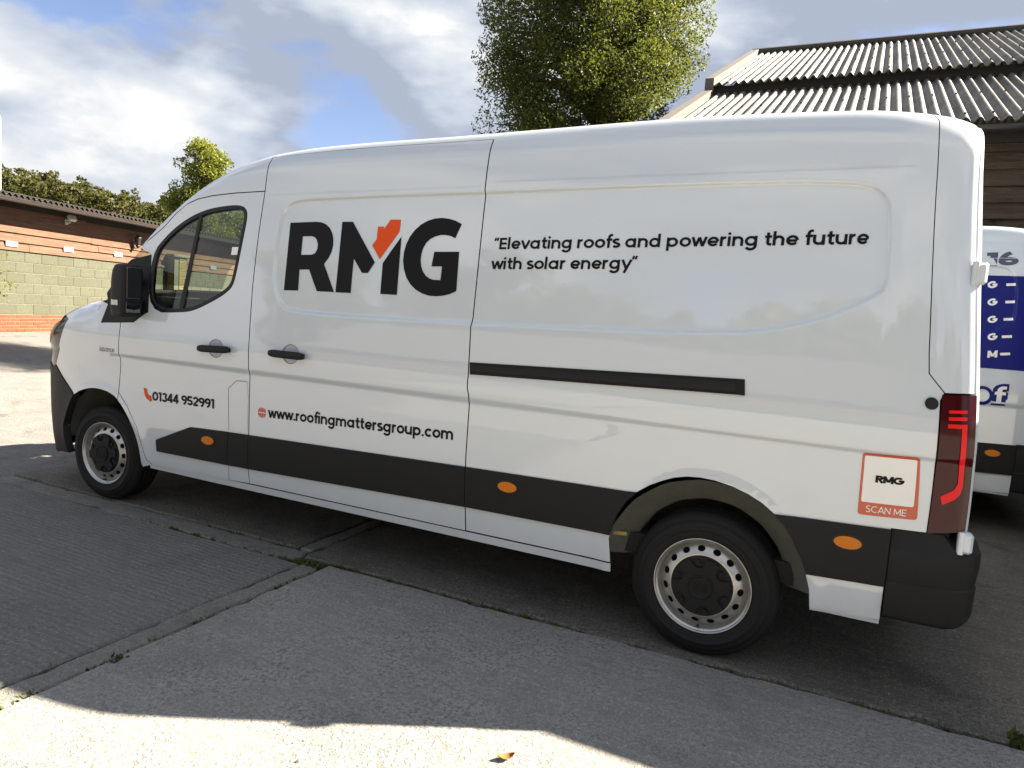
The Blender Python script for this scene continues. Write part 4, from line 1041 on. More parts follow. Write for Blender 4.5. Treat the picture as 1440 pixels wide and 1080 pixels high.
# slabs with chipped, slightly crooked edges
def slab(name, x0, x1, y0, y1, m_, top=0.0, jit=0.006, tilt=0.0):
    def edge(a, b, fixed, horiz):
        n = max(4, int(abs(b - a) / 0.07)); n = min(n, 160); out_ = []
        wv = 0.0
        for i in range(n):
            wv = wv * 0.7 + rng.normal(0, jit * 0.5); chip = -abs(rng.normal(0, jit * 2.0)) if rng.random() < 0.12 else 0
            p = a + (b - a) * i / n; out_.append((p, fixed, wv, chip))
        return out_
    P = []
    for p, f_, w_, c_ in edge(x0, x1, y0, True): P.append((p, f_ + w_ - c_))
    for p, f_, w_, c_ in edge(y0, y1, x1, False): P.append((f_ + w_ + c_, p))
    for p, f_, w_, c_ in edge(x1, x0, y1, True): P.append((p, f_ + w_ + c_))
    for p, f_, w_, c_ in edge(y1, y0, x0, False): P.append((f_ + w_ - c_, p))
    P = np.array(P); Q = inset(P, 0.010); n = len(P); Rr = rng.normal(0, 0.0015, n)
    V = [(a, b, -0.08) for a, b in P] + [(a, b, top - 0.010 + r_) for (a, b), r_ in zip(P, Rr)] + [(a, b, top) for a, b in Q]
    F = [((i) , (i + 1) % n, n + (i + 1) % n, n + i) for i in range(n)] + [(n + i, n + (i + 1) % n, 2 * n + (i + 1) % n, 2 * n + i) for i in range(n)] + [tuple(range(2 * n, 3 * n))]
    return obj('concrete_slab' if name is None else name, V, F, m_, yard)
G_ = 0.012
# around the crossing at (2.0, -1.0)
slab('concrete_slab', -1.13, 1.965, -5.6, -1.095, 'concrete_ridged', 0.0)
slab('joint_strip', 1.975, 2.10, -5.6, -1.075, 'concrete_strip', -0.004)
slab('concrete_slab', 2.122, 8.1, -5.6, -1.022, 'concrete_worn', 0.003, jit=0.008)
slab('joint_strip', -1.13, 1.88, -1.07, -0.905, 'concrete_strip', -0.006, jit=0.009)
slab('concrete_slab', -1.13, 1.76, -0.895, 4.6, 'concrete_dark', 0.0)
slab('joint_strip', 1.775, 1.885, -0.88, 4.6, 'concrete_strip', -0.003)
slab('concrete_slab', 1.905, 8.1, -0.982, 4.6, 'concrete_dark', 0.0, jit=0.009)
for x0, x1 in ((-1.13, 1.965), (2.122, 8.1), (8.12, 14.0), (14.02, 26.0)):
    for y0, y1 in ((-16.0, -10.7), (-10.68, -5.62)): slab('concrete_slab', x0, x1, y0, y1, 'concrete_worn', 0.0)
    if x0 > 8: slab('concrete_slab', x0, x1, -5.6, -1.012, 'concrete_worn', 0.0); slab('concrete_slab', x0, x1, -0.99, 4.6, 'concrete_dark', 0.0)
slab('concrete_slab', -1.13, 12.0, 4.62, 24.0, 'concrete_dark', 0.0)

# moss and weeds in the joints
m, t = mat('weed'); pos = t.add('ShaderNodeNewGeometry').outputs['Position']
principled(t, base=t.mix(t.noise(pos, 30, 3, 0.6), (0.035, 0.055, 0.012), (0.09, 0.10, 0.03)), rough=0.8, spec=0.2)
def blades(name, pts, nper, hgt, spread, m_='weed', lw=0.006):
    V, F = [], []
    for (x, y, z) in pts:
        for _ in range(nper):
            a = rng.uniform(0, 6.28); h_ = hgt * rng.uniform(0.4, 1.1); l_ = h_ * rng.uniform(0.2, 0.9)
            bx, by = x + rng.normal(0, spread), y + rng.normal(0, spread); dx, dy = math.cos(a), math.sin(a); w_ = lw * rng.uniform(0.6, 1.3); n0 = len(V)
            V += [(bx - dy * w_ * 0.5, by + dx * w_ * 0.5, z), (bx + dy * w_ * 0.5, by - dx * w_ * 0.5, z), (bx + dx * l_ * 0.5 + dy * w_, by + dy * l_ * 0.5 - dx * w_, z + h_ * 0.7), (bx + dx * l_, by + dy * l_, z + h_), (bx + dx * l_ * 0.5 - dy * w_, by + dy * l_ * 0.5 + dx * w_, z + h_ * 0.7)]
            F += [(n0, n0 + 1, n0 + 2, n0 + 4), (n0 + 4, n0 + 2, n0 + 3)]
    return obj(name, V, F, m_)
line = lambda x0, y0, x1, y1, n: [(x0 + (x1 - x0) * q + rng.normal(0, 0.004), y0 + (y1 - y0) * q + rng.normal(0, 0.004), -0.03) for q in np.sort(rng.random(n))]
mp_ = line(1.9, -1.05, 2.2, -1.0, 60) + line(2.1, -1.0, 3.4, -1.0, 70) + line(3.4, -1.0, 7.5, -1.0, 70) + line(1.80, -1.08, 2.12, -1.08, 70) + line(2.11, -3.0, 2.11, -1.1, 45) + line(0.6, -1.08, 1.9, -1.08, 40) + line(1.895, -0.95, 1.895, 0.3, 40) + line(1.0, -0.9, 1.8, -0.9, 20)
tag(blades('joint_moss', mp_, 6, 0.034, 0.010), 'low moss and tiny weeds growing along the joints between the concrete slabs', 'moss', kind='stuff')
wd = on_z(1432, 1046)
for k, (x, y, nn, hh_) in enumerate(((wd[0], wd[1], 26, 0.075), (2.13, -2.36, 14, 0.05))):
    o = blades('weed', [(x, y, -0.02)], nn, hh_, 0.02, lw=0.012)
    tag(o, ('leafy green weed sprouting from the slab joint behind the rear wheel', 'small weed tuft in the joint beside the ridged slab')[k], 'weed')

# a curled dead leaf and scattered grit on the slabs
simple('dead_leaf', (0.22, 0.10, 0.02), 0.8, vary=0.4, vscale=60)
lp = on_z(711, 1070)
V_, F_ = [], []
for i in range(7):
    q = i / 6; w_ = 0.016 * math.sin(math.pi * min(1, q * 0.92 + 0.04)); z_ = 0.006 + 0.010 * (2 * q - 1) ** 2
    V_ += [(q * 0.06 - 0.03, -w_, z_ + 0.006), (q * 0.06 - 0.03, 0, z_), (q * 0.06 - 0.03, w_, z_ + 0.008)]
for i in range(6): F_ += [(i * 3, i * 3 + 3, i * 3 + 4, i * 3 + 1), (i * 3 + 1, i * 3 + 4, i * 3 + 5, i * 3 + 2)]
o = obj('fallen_leaf', V_, F_, 'dead_leaf', smooth=True); o.location = (lp[0], lp[1], 0.004); o.rotation_euler[2] = 0.7
tag(o, 'small curled orange-brown dead leaf on the sunlit concrete', 'leaf')
gp_ = []
for _ in range(900):
    x, y = rng.uniform(-1.0, 7.5), rng.uniform(-4.2, 1.5); r_ = rng.uniform(0.002, 0.006) * (1.6 if rng.random() < 0.06 else 1)
    k_ = rng.random(3) * 0.6 + 0.6; gp_.append(([(x + r_ * k_[0], y, 0.003), (x, y + r_ * k_[1], 0.003), (x - r_, y, 0.003), (x, y - r_ * k_[2], 0.003), (x, y, 0.003 + r_ * 1.1)], [(0, 1, 4), (1, 2, 4), (2, 3, 4), (3, 0, 4)]))
V_, F_ = join(gp_); tag(obj('grit', V_, F_, 'concrete_strip'), 'loose grit scattered over the concrete slabs', 'grit', kind='stuff')

# ------------------------------------------------------------------ wood, blocks, bricks
def wood(name, c0, c1, wear, axis=0, sc=1.0):
    m, t = mat(name)
    pos = t.add('ShaderNodeTexCoord').outputs['Object']
    oi = t.add('ShaderNodeObjectInfo').outputs['Random']
    sh = t.vmath('ADD', pos, t.add('ShaderNodeCombineXYZ', inp={0: t.math('MULTIPLY', oi, 37.0), 1: t.math('MULTIPLY', oi, 11.0), 2: t.math('MULTIPLY', oi, 23.0)}).outputs[0])
    st = t.vmath('MULTIPLY', sh, (1.6 * sc, 1.6 * sc, 24 * sc)); g = t.noise(st, 1.0, 7, 0.62, 0.8); g2 = t.noise(st, 5.0, 4, 0.7); kn = t.noise(sh, 3.2 * sc, 3, 0.5)
    c = t.mix(t.mapr(g, 0.3, 0.72), c0, c1); c = t.mix(t.math('MULTIPLY', t.mapr(g2, 0.50, 0.70), 0.8), c, tuple(x * 0.4 for x in c0))
    c = t.mix(t.math('MULTIPLY', t.mapr(kn, 0.66, 0.74), 0.7), c, tuple(x * 0.35 for x in c0)); c = t.mix(t.math('MULTIPLY', oi, 0.45), c, wear)
    principled(t, base=c, rough=0.85, spec=0.2, normal=t.bump(t.math('ADD', g, g2), 0.5, 0.01))
wood('board_red', (0.072, 0.034, 0.022), (0.20, 0.105, 0.066), (0.15, 0.10, 0.075))
wood('board_grey', (0.045, 0.035, 0.026), (0.15, 0.118, 0.088), (0.105, 0.066, 0.046))
wood('timber_dark', (0.02, 0.016, 0.014), (0.04, 0.032, 0.028), (0.03, 0.025, 0.02))
def masonry(name, a, b, rough=0.92):
    m, t = mat(name); pos = t.add('ShaderNodeTexCoord').outputs['Object']; oi = t.add('ShaderNodeObjectInfo').outputs['Random']
    f = t.noise(pos, 28, 6, 0.7); c = t.mix(oi, a, b); c = t.mix(t.mapr(f, 0.35, 0.7), c, tuple(x * 0.68 for x in a))
    principled(t, base=c, rough=rough, spec=0.2, normal=t.bump(t.noise(pos, 140, 4, 0.7), 0.6, 0.006))
masonry('block_green', (0.088, 0.091, 0.064), (0.108, 0.110, 0.080))
masonry('brick_red', (0.20, 0.058, 0.028), (0.25, 0.085, 0.045))
masonry('brick_yellow', (0.26, 0.19, 0.075), (0.31, 0.23, 0.10))
masonry('mortar', (0.17, 0.165, 0.13), (0.17, 0.165, 0.13))
m, t = mat('roof_sheet'); pos = t.add('ShaderNodeNewGeometry').outputs['Position']
f1 = t.noise(t.vmath('MULTIPLY', pos, (9.0, 1.1, 1.1)), 1.0, 6, 0.65); f2 = t.noise(pos, 18, 5, 0.7)
c = t.mix(t.mapr(f1, 0.35, 0.65), (0.08, 0.075, 0.07), (0.19, 0.185, 0.172)); c = t.mix(t.math('MULTIPLY', t.mapr(f2, 0.50, 0.68), 0.75), c, (0.035, 0.032, 0.028)); c = t.mix(t.math('MULTIPLY', t.mapr(t.noise(t.vmath('MULTIPLY', pos, (1.6, 0.5, 0.5)), 1.3, 6, 0.7), 0.47, 0.62), 0.75), c, (0.042, 0.038, 0.033))
principled(t, base=c, rough=0.6, spec=0.35, normal=t.bump(f2, 0.2, 0.005))
simple('roof_dark', (0.05, 0.046, 0.042), 0.8, vary=0.4, vscale=5)
simple('verge', (0.11, 0.10, 0.09), 0.8, vary=0.4, vscale=9)
simple('gutter', (0.03, 0.03, 0.03), 0.35, vary=0.2)
simple('gutter_brown', (0.035, 0.028, 0.026), 0.22, coat=0.3)
simple('sign_plate', (0.19, 0.22, 0.28), 0.4, vary=0.12, vscale=30)
simple('sign_ink', (0.16, 0.18, 0.26), 0.4)
simple('lamp_white', (0.42, 0.42, 0.40), 0.4)
simple('lamp_iron', (0.012, 0.012, 0.012), 0.5)
simple('white_pole', (0.8, 0.8, 0.8), 0.4)

# ------------------------------------------------------------------ stable barn on the left
B0 = np.array([-11.475, 4.691, 0.40]); bd = np.array([-0.269, 0.985, 0.0]); bd /= np.linalg.norm(bd); RZ = math.atan2(bd[1], bd[0])
# local frame: +x along the wall (away), -y out of the wall (towards the yard), z up from the base
barn = empty('stable_barn', tuple(B0), 'low barn of green blockwork and red-brown boards with a dark overhanging roof', 'barn', rz=RZ)
T0, T1 = -5.0, 14.2
box('wall_core', ((T0 + T1) / 2, 0.156, 1.35), (T1 - T0, 0.28, 2.75), 'mortar', barn)
bkV, bkF = box_vf((0.1075, 0, 0.0325), (0.215, 0.10, 0.065), 0.004); bk_mesh = None
bw, bh, br_rows = 0.225, 0.0755, 5
restV = []
k = 0
for r_ in range(br_rows):
    x = T0 + (0.1125 if r_ % 2 else 0)
    while x < T1 - 0.23:
        if -1.2 < x < 4.2:
            if bk_mesh is None:
                o = obj('brick', [tuple(v) for v in bkV], bkF, 'brick_red', barn); bk_mesh = o.data
            else:
                o = bpy.data.objects.new('brick', bk_mesh); COL.objects.link(o); o.parent = barn
            o.location = (x, 0.058 + rng.normal(0, 0.0015), 0.0 + r_ * bh)
        else: restV.append(box_vf((x + 0.1075, 0.055, r_ * bh + 0.0325), (0.215, 0.10, 0.065)))
        x += bw
V_, F_ = join(restV); tag(obj('brick_course', V_, F_, 'brick_red', barn), kind='stuff')
blV, blF = box_vf((0.22, 0, 0.1075), (0.44, 0.10, 0.215), 0.005); bl_mesh = None
for r_ in range(6):
    x = T0 + (0.225 if r_ % 2 else 0) 
    while x < T1 - 0.45:
        if bl_mesh is None:
            o = obj('block', [tuple(v) for v in blV], blF, 'block_green', barn); bl_mesh = o.data
        else:
            o = bpy.data.objects.new('block', bl_mesh); COL.objects.link(o); o.parent = barn
        o.location = (x, 0.058 + rng.normal(0, 0.0015), br_rows * bh + r_ * 0.225 + 0.005); x += 0.45
WB_ = br_rows * bh + 6 * 0.225 + 0.01          # top of blockwork
bh_ = 0.185
for r_ in range(6):
    x = T0
    while x < T1 - 0.5 and r_ < 5:
        L_ = min(rng.uniform(2.6, 4.4), T1 - x); z_ = WB_ + r_ * bh_
        # feather-edged board: thick lower edge
        V_ = [(0, -0.062, 0), (L_ - 0.006, -0.062, 0), (L_ - 0.006, -0.015, 0), (0, -0.015, 0), (0, -0.020, bh_ + 0.015), (L_ - 0.006, -0.020, bh_ + 0.015), (L_ - 0.006, 0.0, bh_ + 0.015), (0, 0.0, bh_ + 0.015)]
        F_ = [(0, 3, 2, 1), (4, 5, 6, 7), (0, 1, 5, 4), (2, 3, 7, 6), (0, 4, 7, 3), (1, 2, 6, 5)]
        o = obj('board', V_, F_, 'board_red', barn); o.location = (x, 0.030 + rng.normal(0, 0.002), z_ + rng.normal(0, 0.003)); o.rotation_euler[1] = rng.normal(0, 0.0015)
        x += L_
EZ = 2.72
# roof: corrugated sheets over an overhang
def corrugated(nx_len, pitch, amp, y0, z0_, y1, z1_, thick=0.01, seg=8, x0=0.0):
    n = int(nx_len / pitch * seg) + 1; V = []
    for i in range(n + 1):
        x = x0 + nx_len * i / n; a = amp * math.cos(2 * math.pi * x / pitch); a = math.copysign(abs(a / amp) ** 0.8, a) * amp
        sl2 = math.hypot(y1 - y0, z1_ - z0_); ny, nz = -(z1_ - z0_) / sl2, (y1 - y0) / sl2
        for (yy, zz) in ((y0, z0_), (y0 + (y1 - y0) * 0.5, z0_ + (z1_ - z0_) * 0.5), (y1, z1_)): V.append((x, yy + ny * a, zz + nz * a))
        for (yy, zz) in ((y0, z0_), (y1, z1_)): V.append((x, yy + ny * (a - thick), zz + nz * (a - thick)))
    F = []
    for i in range(n):
        a, b = i * 5, (i + 1) * 5
        F += [(a, b, b + 1, a + 1), (a + 1, b + 1, b + 2, a + 2), (a + 4, b + 4, b + 3, a + 3), (b, a, a + 3, b + 3), (a + 2, b + 2, b + 4, a + 4)]
    return V, F
OV = -0.54
V_, F_ = corrugated(T1 - T0 + 1.0, 0.146, 0.026, OV, EZ + 0.13, 4.2, EZ + 0.68, x0=T0 - 0.5); rf = obj('roof', V_, F_, 'roof_dark', barn, smooth=False)
box('soffit', ((T0 + T1) / 2, -0.27, EZ + 0.045), (T1 - T0 + 0.6, 0.62, 0.03), 'timber_dark', barn)
box('fascia', ((T0 + T1) / 2, OV + 0.05, EZ + 0.06), (T1 - T0 + 0.8, 0.03, 0.07), 'timber_dark', barn)
gp = [(OV - 0.02 + 0.055 * math.cos(a), EZ + 0.02 + 0.055 * math.sin(a)) for a in np.linspace(math.pi, 2 * math.pi, 9)] + [(OV - 0.02 + 0.047 * math.cos(a), EZ + 0.02 + 0.047 * math.sin(a)) for a in np.linspace(2 * math.pi, math.pi, 9)]
V_ = [(x, a, b) for x in (T0 - 0.4, T1 + 0.3) for a, b in gp]; n = len(gp); F_ = [(i, (i + 1) % n, n + (i + 1) % n, n + i) for i in range(n)] + [tuple(range(n)), tuple(range(2 * n - 1, n - 1, -1))]
obj('gutter', V_, F_, 'gutter_brown', barn, smooth=False)
box('eave_shade_band', ((T0 + T1) / 2, 0.02, EZ - 0.10), (T1 - T0, 0.05, 0.26), 'timber_dark', barn)  # dark band puts the shade under the eaves into colour
box('end_wall', (T1 - 0.1, 2.2, 1.5), (0.2, 4.0, 3.0), 'board_red', barn); box('end_wall', (T0 + 0.1, 2.2, 1.5), (0.2, 4.0, 3.0), 'board_red', barn)
def wall_pt(u, v, out_=0.0):
    """photo pixel on the barn's wall face"""
    nrm = np.array([bd[1], -bd[0], 0.0]); D = ray(u, v); tt = ((B0 + out_ * nrm - CAM) @ nrm) / (D @ nrm); return CAM + tt * D
def barn_thing(name, u, v, out_, label, cat, group=None):
    p = wall_pt(u, v, out_); return empty(name, tuple(p), label, cat, group, rz=RZ)
for (u, v, lab) in ((16, 343, 'small pale plaque on the barn boards below the floodlight, nearest the bush'), (96, 351, 'small pale plaque on the barn boards left of the coach lantern, above green blocks'), (166, 358, 'small pale plaque on the barn boards just below the coach lantern'), (299.5, 376.5, 'small pale plaque on the barn boards seen through the cab window')):
    s_ = barn_thing('wall_plaque', u, v, 0.02, lab, 'sign', 'plaques along the barn wall')
    box('plate', (0, -0.012, 0), (0.30, 0.012, 0.115), 'sign_plate', s_, 0.003); box('ink_band', (0, -0.0195, 0.008), (0.25, 0.002, 0.022), 'sign_ink', s_)
s_ = barn_thing('floodlight', 93, 311, 0.02, 'small white floodlight under the eaves of the low barn', 'lamp')
V_, F_ = join([box_vf((0, -0.17, 0.0), (0.20, 0.10, 0.14), 0.02)]); hd_ = obj('housing', V_, F_, 'lamp_white', s_); hd_.rotation_euler[0] = R_(-25)
V_, F_ = tube_vf([(0, 0, -0.02), (0, -0.10, -0.03)], 0.02, 8); obj('bracket', V_, F_, 'lamp_white', s_); box('back_plate', (0, -0.01, -0.02), (0.09, 0.02, 0.12), 'lamp_white', s_, 0.004)
s_ = barn_thing('coach_lantern', 187, 340, 0.02, 'black coach lantern fixed to the red-brown barn boards', 'lamp')
V_, F_ = lathe_vf([(0.0, 0.20), (0.02, 0.19), (0.025, 0.165), (0.085, 0.12), (0.09, 0.105), (0.075, 0.10), (0.055, -0.09), (0.06, -0.10), (0.045, -0.13), (0.015, -0.15), (0.0, -0.17)], 8, 'z', (0, -0.15, 0)); obj('lantern_body', V_, F_, 'lamp_iron', s_)
V_, F_ = lathe_vf([(0.074, 0.085), (0.062, -0.06)], 8, 'z', (0, -0.15, 0)); obj('lantern_glass', V_, F_, 'headlamp', s_)
V_, F_ = tube_vf([(0, 0, -0.12), (0, -0.07, -0.17), (0, -0.15, -0.15)], 0.012, 8); obj('bracket', V_, F_, 'lamp_iron', s_); box('back_plate', (0, -0.012, -0.10), (0.07, 0.02, 0.16), 'lamp_iron', s_, 0.004)
# yellow brick pier by the barn's far end, seen through the cab
pp = at(247, 372, 20.2); pier = empty('brick_pier', (pp[0], pp[1], 0.35), 'yellow brick pier seen through the van cab window', 'pillar')
for r_ in range(28):
    for q in range(4):
        V_, F_ = box_vf((0, 0, 0), (0.215, 0.10, 0.065), 0.003); ang = q * math.pi / 2
        if r_ == 0 and q == 0: o = obj('brick', [tuple(v) for v in V_], F_, 'brick_yellow', pier); pmesh = o.data
        else: o = bpy.data.objects.new('brick', pmesh); COL.objects.link(o); o.parent = pier
        o.location = (0.17 * math.cos(ang) - 0.055 * math.sin(ang), 0.17 * math.sin(ang) + 0.055 * math.cos(ang), 0.035 + r_ * 0.075); o.rotation_euler[2] = ang + math.pi / 2
box('core', (0, 0, 1.06), (0.40, 0.40, 2.1), 'mortar', pier); box('coping', (0, 0, 2.14), (0.58, 0.58, 0.07), 'concrete_strip', pier, 0.01)

# ------------------------------------------------------------------ timber barn on the right
XG, XE = 2.24, 15.5; YE, ZE, YS_, ZS_, YR, ZR = 4.8, 3.88, 7.84, 5.25, 12.3, 7.38
tb = empty('timber_barn', (XG, 5.1, 0), 'tall weatherboarded barn with a two-tier corrugated grey roof', 'barn')
def tloc(o): return o
PIT = 0.128
V_, F_ = corrugated(XE - XG, PIT, 0.025, YE - 5.1, ZE, YS_ - 5.1 + 0.15, ZS_ + 0.06, 0.008, 12); obj('lower_roof', V_, F_, 'roof_sheet', tb)
V_, F_ = corrugated(XE - XG, PIT, 0.025, YS_ - 5.1, ZS_ + 0.17, YR - 5.1, ZR + 0.05, 0.008, 12); obj('upper_roof', V_, F_, 'roof_sheet', tb)
V_, F_ = corrugated(XE - XG, PIT, 0.030, YR - 5.1 + 7.4, ZE - 0.3, YR - 5.1, ZR + 0.02, 0.008, 6); obj('rear_roof', V_, F_, 'roof_sheet', tb)
fx = []
for (ya, za, yb, zb, fr) in ((YE, ZE, YS_, ZS_, (0.06, 0.5, 0.93)), (YS_, ZS_ + 0.17, YR, ZR + 0.05, (0.05, 0.36, 0.68, 0.96))):
    for q in fr:
        for k in range(0, int((XE - XG) / PIT), 2): fx.append(box_vf((k * PIT, ya - 5.1 + (yb - ya) * q - 0.012, za + (zb - za) * q + 0.032), (0.022, 0.022, 0.016)))
V_, F_ = join(fx); tag(obj('roof_bolts', V_, F_, 'gutter', tb), kind='stuff')
box('step_board', ((XE - XG) / 2, YS_ - 5.1 + 0.10, ZS_ + 0.06), (XE - XG + 0.02, 0.04, 0.20), 'timber_dark', tb)
def sloped(name, x, w_, y0, z0_, y1, z1_, th, m_, par):
    V_ = [(x + a, yy, zz + b) for a in (0, w_) for (yy, zz) in ((y0, z0_), (y1, z1_)) for b in (0, th)]
    F_ = [(0, 1, 3, 2), (4, 6, 7, 5), (0, 4, 5, 1), (2, 3, 7, 6), (1, 5, 7, 3), (0, 2, 6, 4)]
    return obj(name, V_, F_, m_, par)
sloped('verge_board', -0.10, 0.14, YE - 5.1 - 0.05, ZE - 0.16, YS_ - 5.1, ZS_ - 0.16, 0.25, 'verge', tb)
sloped('verge_board', -0.10, 0.14, YS_ - 5.1, ZS_ + 0.02, YR - 5.1, ZR - 0.10, 0.25, 'verge', tb)
V_, F_ = tube_vf([(-0.1, YR - 5.1, ZR + 0.07), (XE - XG, YR - 5.1, ZR + 0.07)], 0.09, 10); obj('ridge_cap', V_, F_, 'roof_dark', tb)
box('fascia', ((XE - XG) / 2, YE - 5.1 + 0.10, ZE - 0.13), (XE - XG, 0.04, 0.20), 'timber_dark', tb)
gp = [(YE - 5.1 + 0.01 + 0.065 * math.cos(a), ZE - 0.07 + 0.065 * math.sin(a)) for a in np.linspace(math.pi, 2 * math.pi, 9)] + [(YE - 5.1 + 0.01 + 0.055 * math.cos(a), ZE - 0.07 + 0.055 * math.sin(a)) for a in np.linspace(2 * math.pi, math.pi, 9)]
V_ = [(x, a, b) for x in (-0.05, XE - XG) for a, b in gp]; n = len(gp); F_ = [(i, (i + 1) % n, n + (i + 1) % n, n + i) for i in range(n)] + [tuple(range(n)), tuple(range(2 * n - 1, n - 1, -1))]
obj('gutter', V_, F_, 'gutter', tb)
box('wall_core', ((XE - XG) / 2, 0.16, 1.85), (XE - XG - 0.1, 0.12, 3.7), 'timber_dark', tb)
for r_ in range(21):
    x = 0.02; z_ = 0.05 + r_ * 0.178
    while x < XE - XG - 0.3:
        L_ = min(rng.uniform(2.0, 4.2), XE - XG - x); V_ = [(0, -0.05, 0), (L_ - 0.006, -0.05, 0), (L_ - 0.006, 0.0, 0), (0, 0.0, 0), (0, -0.006, 0.19), (L_ - 0.006, -0.006, 0.19), (L_ - 0.006, 0.012, 0.19), (0, 0.012, 0.19)]
        F_ = [(0, 3, 2, 1), (4, 5, 6, 7), (0, 1, 5, 4), (2, 3, 7, 6), (0, 4, 7, 3), (1, 2, 6, 5)]
        o = obj('board', V_, F_, 'board_grey', tb); o.location = (x, 0.08 + rng.normal(0, 0.002), z_ + rng.normal(0, 0.003)); x += L_
# gable end facing left, boarded
V_ = [(0.06, 0.10, 0), (0.06, 14.2, 0), (0.06, 14.2, ZE - 0.5), (0.06, YR - 5.1, ZR - 0.10), (0.06, 0.10, ZE - 0.05)]; V_ += [(0.20, b, c) for _, b, c in V_]
F_ = [(4, 3, 2, 1, 0), (5, 6, 7, 8, 9)] + [(i, (i + 1) % 5, 5 + (i + 1) % 5, 5 + i) for i in range(5)]; obj('gable_wall', V_, F_, 'board_grey', tb)

# invented shed beyond the rear of the vans, unseen, added to shade the yard
lt = empty('shade_shed', (6.62, 0.02, 0), 'unseen boarded shed added right of the parked vans to cast shade on the yard', 'shed')
box('wall', (1.7, 0.85, 1.18), (3.3, 1.6, 2.36), 'board_grey', lt); box('rear_bay', (2.1, 3.05, 1.15), (3.0, 2.76, 2.3), 'board_grey', lt); V_, F_ = corrugated(3.2, PIT, 0.02, 1.55, 2.6, 4.5, 2.95, 0.008, 8, x0=0.55); obj('rear_bay_roof', V_, F_, 'roof_sheet', lt)  # rear bay added to shade a lit gap behind the van
V_, F_ = corrugated(3.5, PIT, 0.02, -0.02, 2.39, 1.8, 2.62, 0.008, 8, x0=-0.05); obj('roof', V_, F_, 'roof_sheet', lt); box('fascia', (1.70, -0.045, 2.36), (3.5, 0.03, 0.17), 'timber_dark', lt)  # fascia added to straighten the edge of the cast shadow
for r_ in range(13):
    V_, F_ = box_vf((1.70, -0.005, 0.10 + r_ * 0.178), (3.32, 0.05, 0.165), 0.006); obj('board', [tuple(v) for v in V_], F_, 'board_grey', lt)
    V_, F_ = box_vf((0.03, 0.85, 0.10 + r_ * 0.178), (0.05, 1.62, 0.165), 0.006); obj('board', [tuple(v) for v in V_], F_, 'board_grey', lt)
# stable range added behind the camera, unseen, for the paint and glass to reflect
rb_ = empty('reflection_range', (3.0, -19.0, 0), 'unseen boarded stable range added for the side of the van to reflect', 'barn')
box('block_wall', (0, 0, 0.85), (34, 0.25, 1.7), 'block_green', rb_)
for r_ in range(6):
    V_, F_ = box_vf((0, 0.02, 1.79 + r_ * 0.185), (34, 0.24 - 0.0, 0.17)); obj('board', [tuple(v) for v in V_], F_, 'board_red', rb_)
V_, F_ = corrugated(35, 0.146, 0.026, 0.6, 2.95, -5.0, 5.0, x0=-17.5); obj('roof', [(a, b, c) for a, b, c in V_], [f[::-1] for f in F_], 'roof_dark', rb_)
# ------------------------------------------------------------------ foliage
def leafmat(name, a, b, trans=0.35, ns=0.8, spec=0.3):
    m, t = mat(name); pos = t.add('ShaderNodeNewGeometry').outputs['Position']
    f = t.noise(pos, ns, 3, 0.6); f2 = t.noise(pos, 14, 2, 0.6)
    c = t.mix(t.mapr(t.math('ADD', t.math('MULTIPLY', f, 0.6), t.math('MULTIPLY', f2, 0.4)), 0.36, 0.64), a, b)
    d = t.add('ShaderNodeBsdfPrincipled', inp={'Base Color': c, 'Roughness': 0.5, 'Specular IOR Level': spec})
    tr = t.add('ShaderNodeBsdfTranslucent', inp={'Color': t.mix(0.5, c, (0.25, 0.30, 0.03))})
    mx = t.add('ShaderNodeMixShader', inp={0: trans, 1: d.outputs[0], 2: tr.outputs[0]}); t.l.new(mx.outputs[0], t.out.inputs[0])
leafmat('leaf_dark', (0.034, 0.046, 0.012), (0.078, 0.088, 0.022), spec=0.15)
leafmat('leaf_lime', (0.10, 0.125, 0.016), (0.19, 0.20, 0.03), 0.45)
leafmat('leaf_wood', (0.036, 0.044, 0.017), (0.090, 0.074, 0.035), 0.2, 0.12, 0.08)
simple('bark', (0.06, 0.048, 0.035), 0.95, vary=0.4, vscale=12, bump=0.8, bscale=40)
def leaves_vf(C_, size, up=0.25, ratio=0.5):
    n = len(C_); d1 = rng.normal(size=(n, 3)); d1[:, 2] -= up; d1 /= np.linalg.norm(d1, axis=1)[:, None]
    d2 = np.cross(d1, rng.normal(size=(n, 3))); d2 /= np.linalg.norm(d2, axis=1)[:, None] + 1e-9
    s_ = size * rng.uniform(0.6, 1.25, (n, 1)); nn = np.cross(d1, d2)
    V = np.stack([C_ - d1 * s_ * 0.5, C_ + d2 * s_ * ratio * 0.5 + nn * s_ * 0.08, C_ + d1 * s_ * 0.5, C_ - d2 * s_ * ratio * 0.5 + nn * s_ * 0.08], 1).reshape(-1, 3)
    F = np.arange(4 * n).reshape(-1, 4); return V, F
def big_mesh(name, V, F, m_, parent):
    me = bpy.data.meshes.new(name); n = len(F)
    me.vertices.add(len(V)); me.vertices.foreach_set('co', np.asarray(V, np.float32).ravel())
    me.loops.add(4 * n); me.loops.foreach_set('vertex_index', np.asarray(F, np.int32).ravel()); me.polygons.add(n)
    me.polygons.foreach_set('loop_start', np.arange(0, 4 * n, 4, dtype=np.int32)); me.update(calc_edges=True); me.validate()
    me.materials.append(MATS[m_]); o = bpy.data.objects.new(name, me); COL.objects.link(o); o.parent = parent; return o
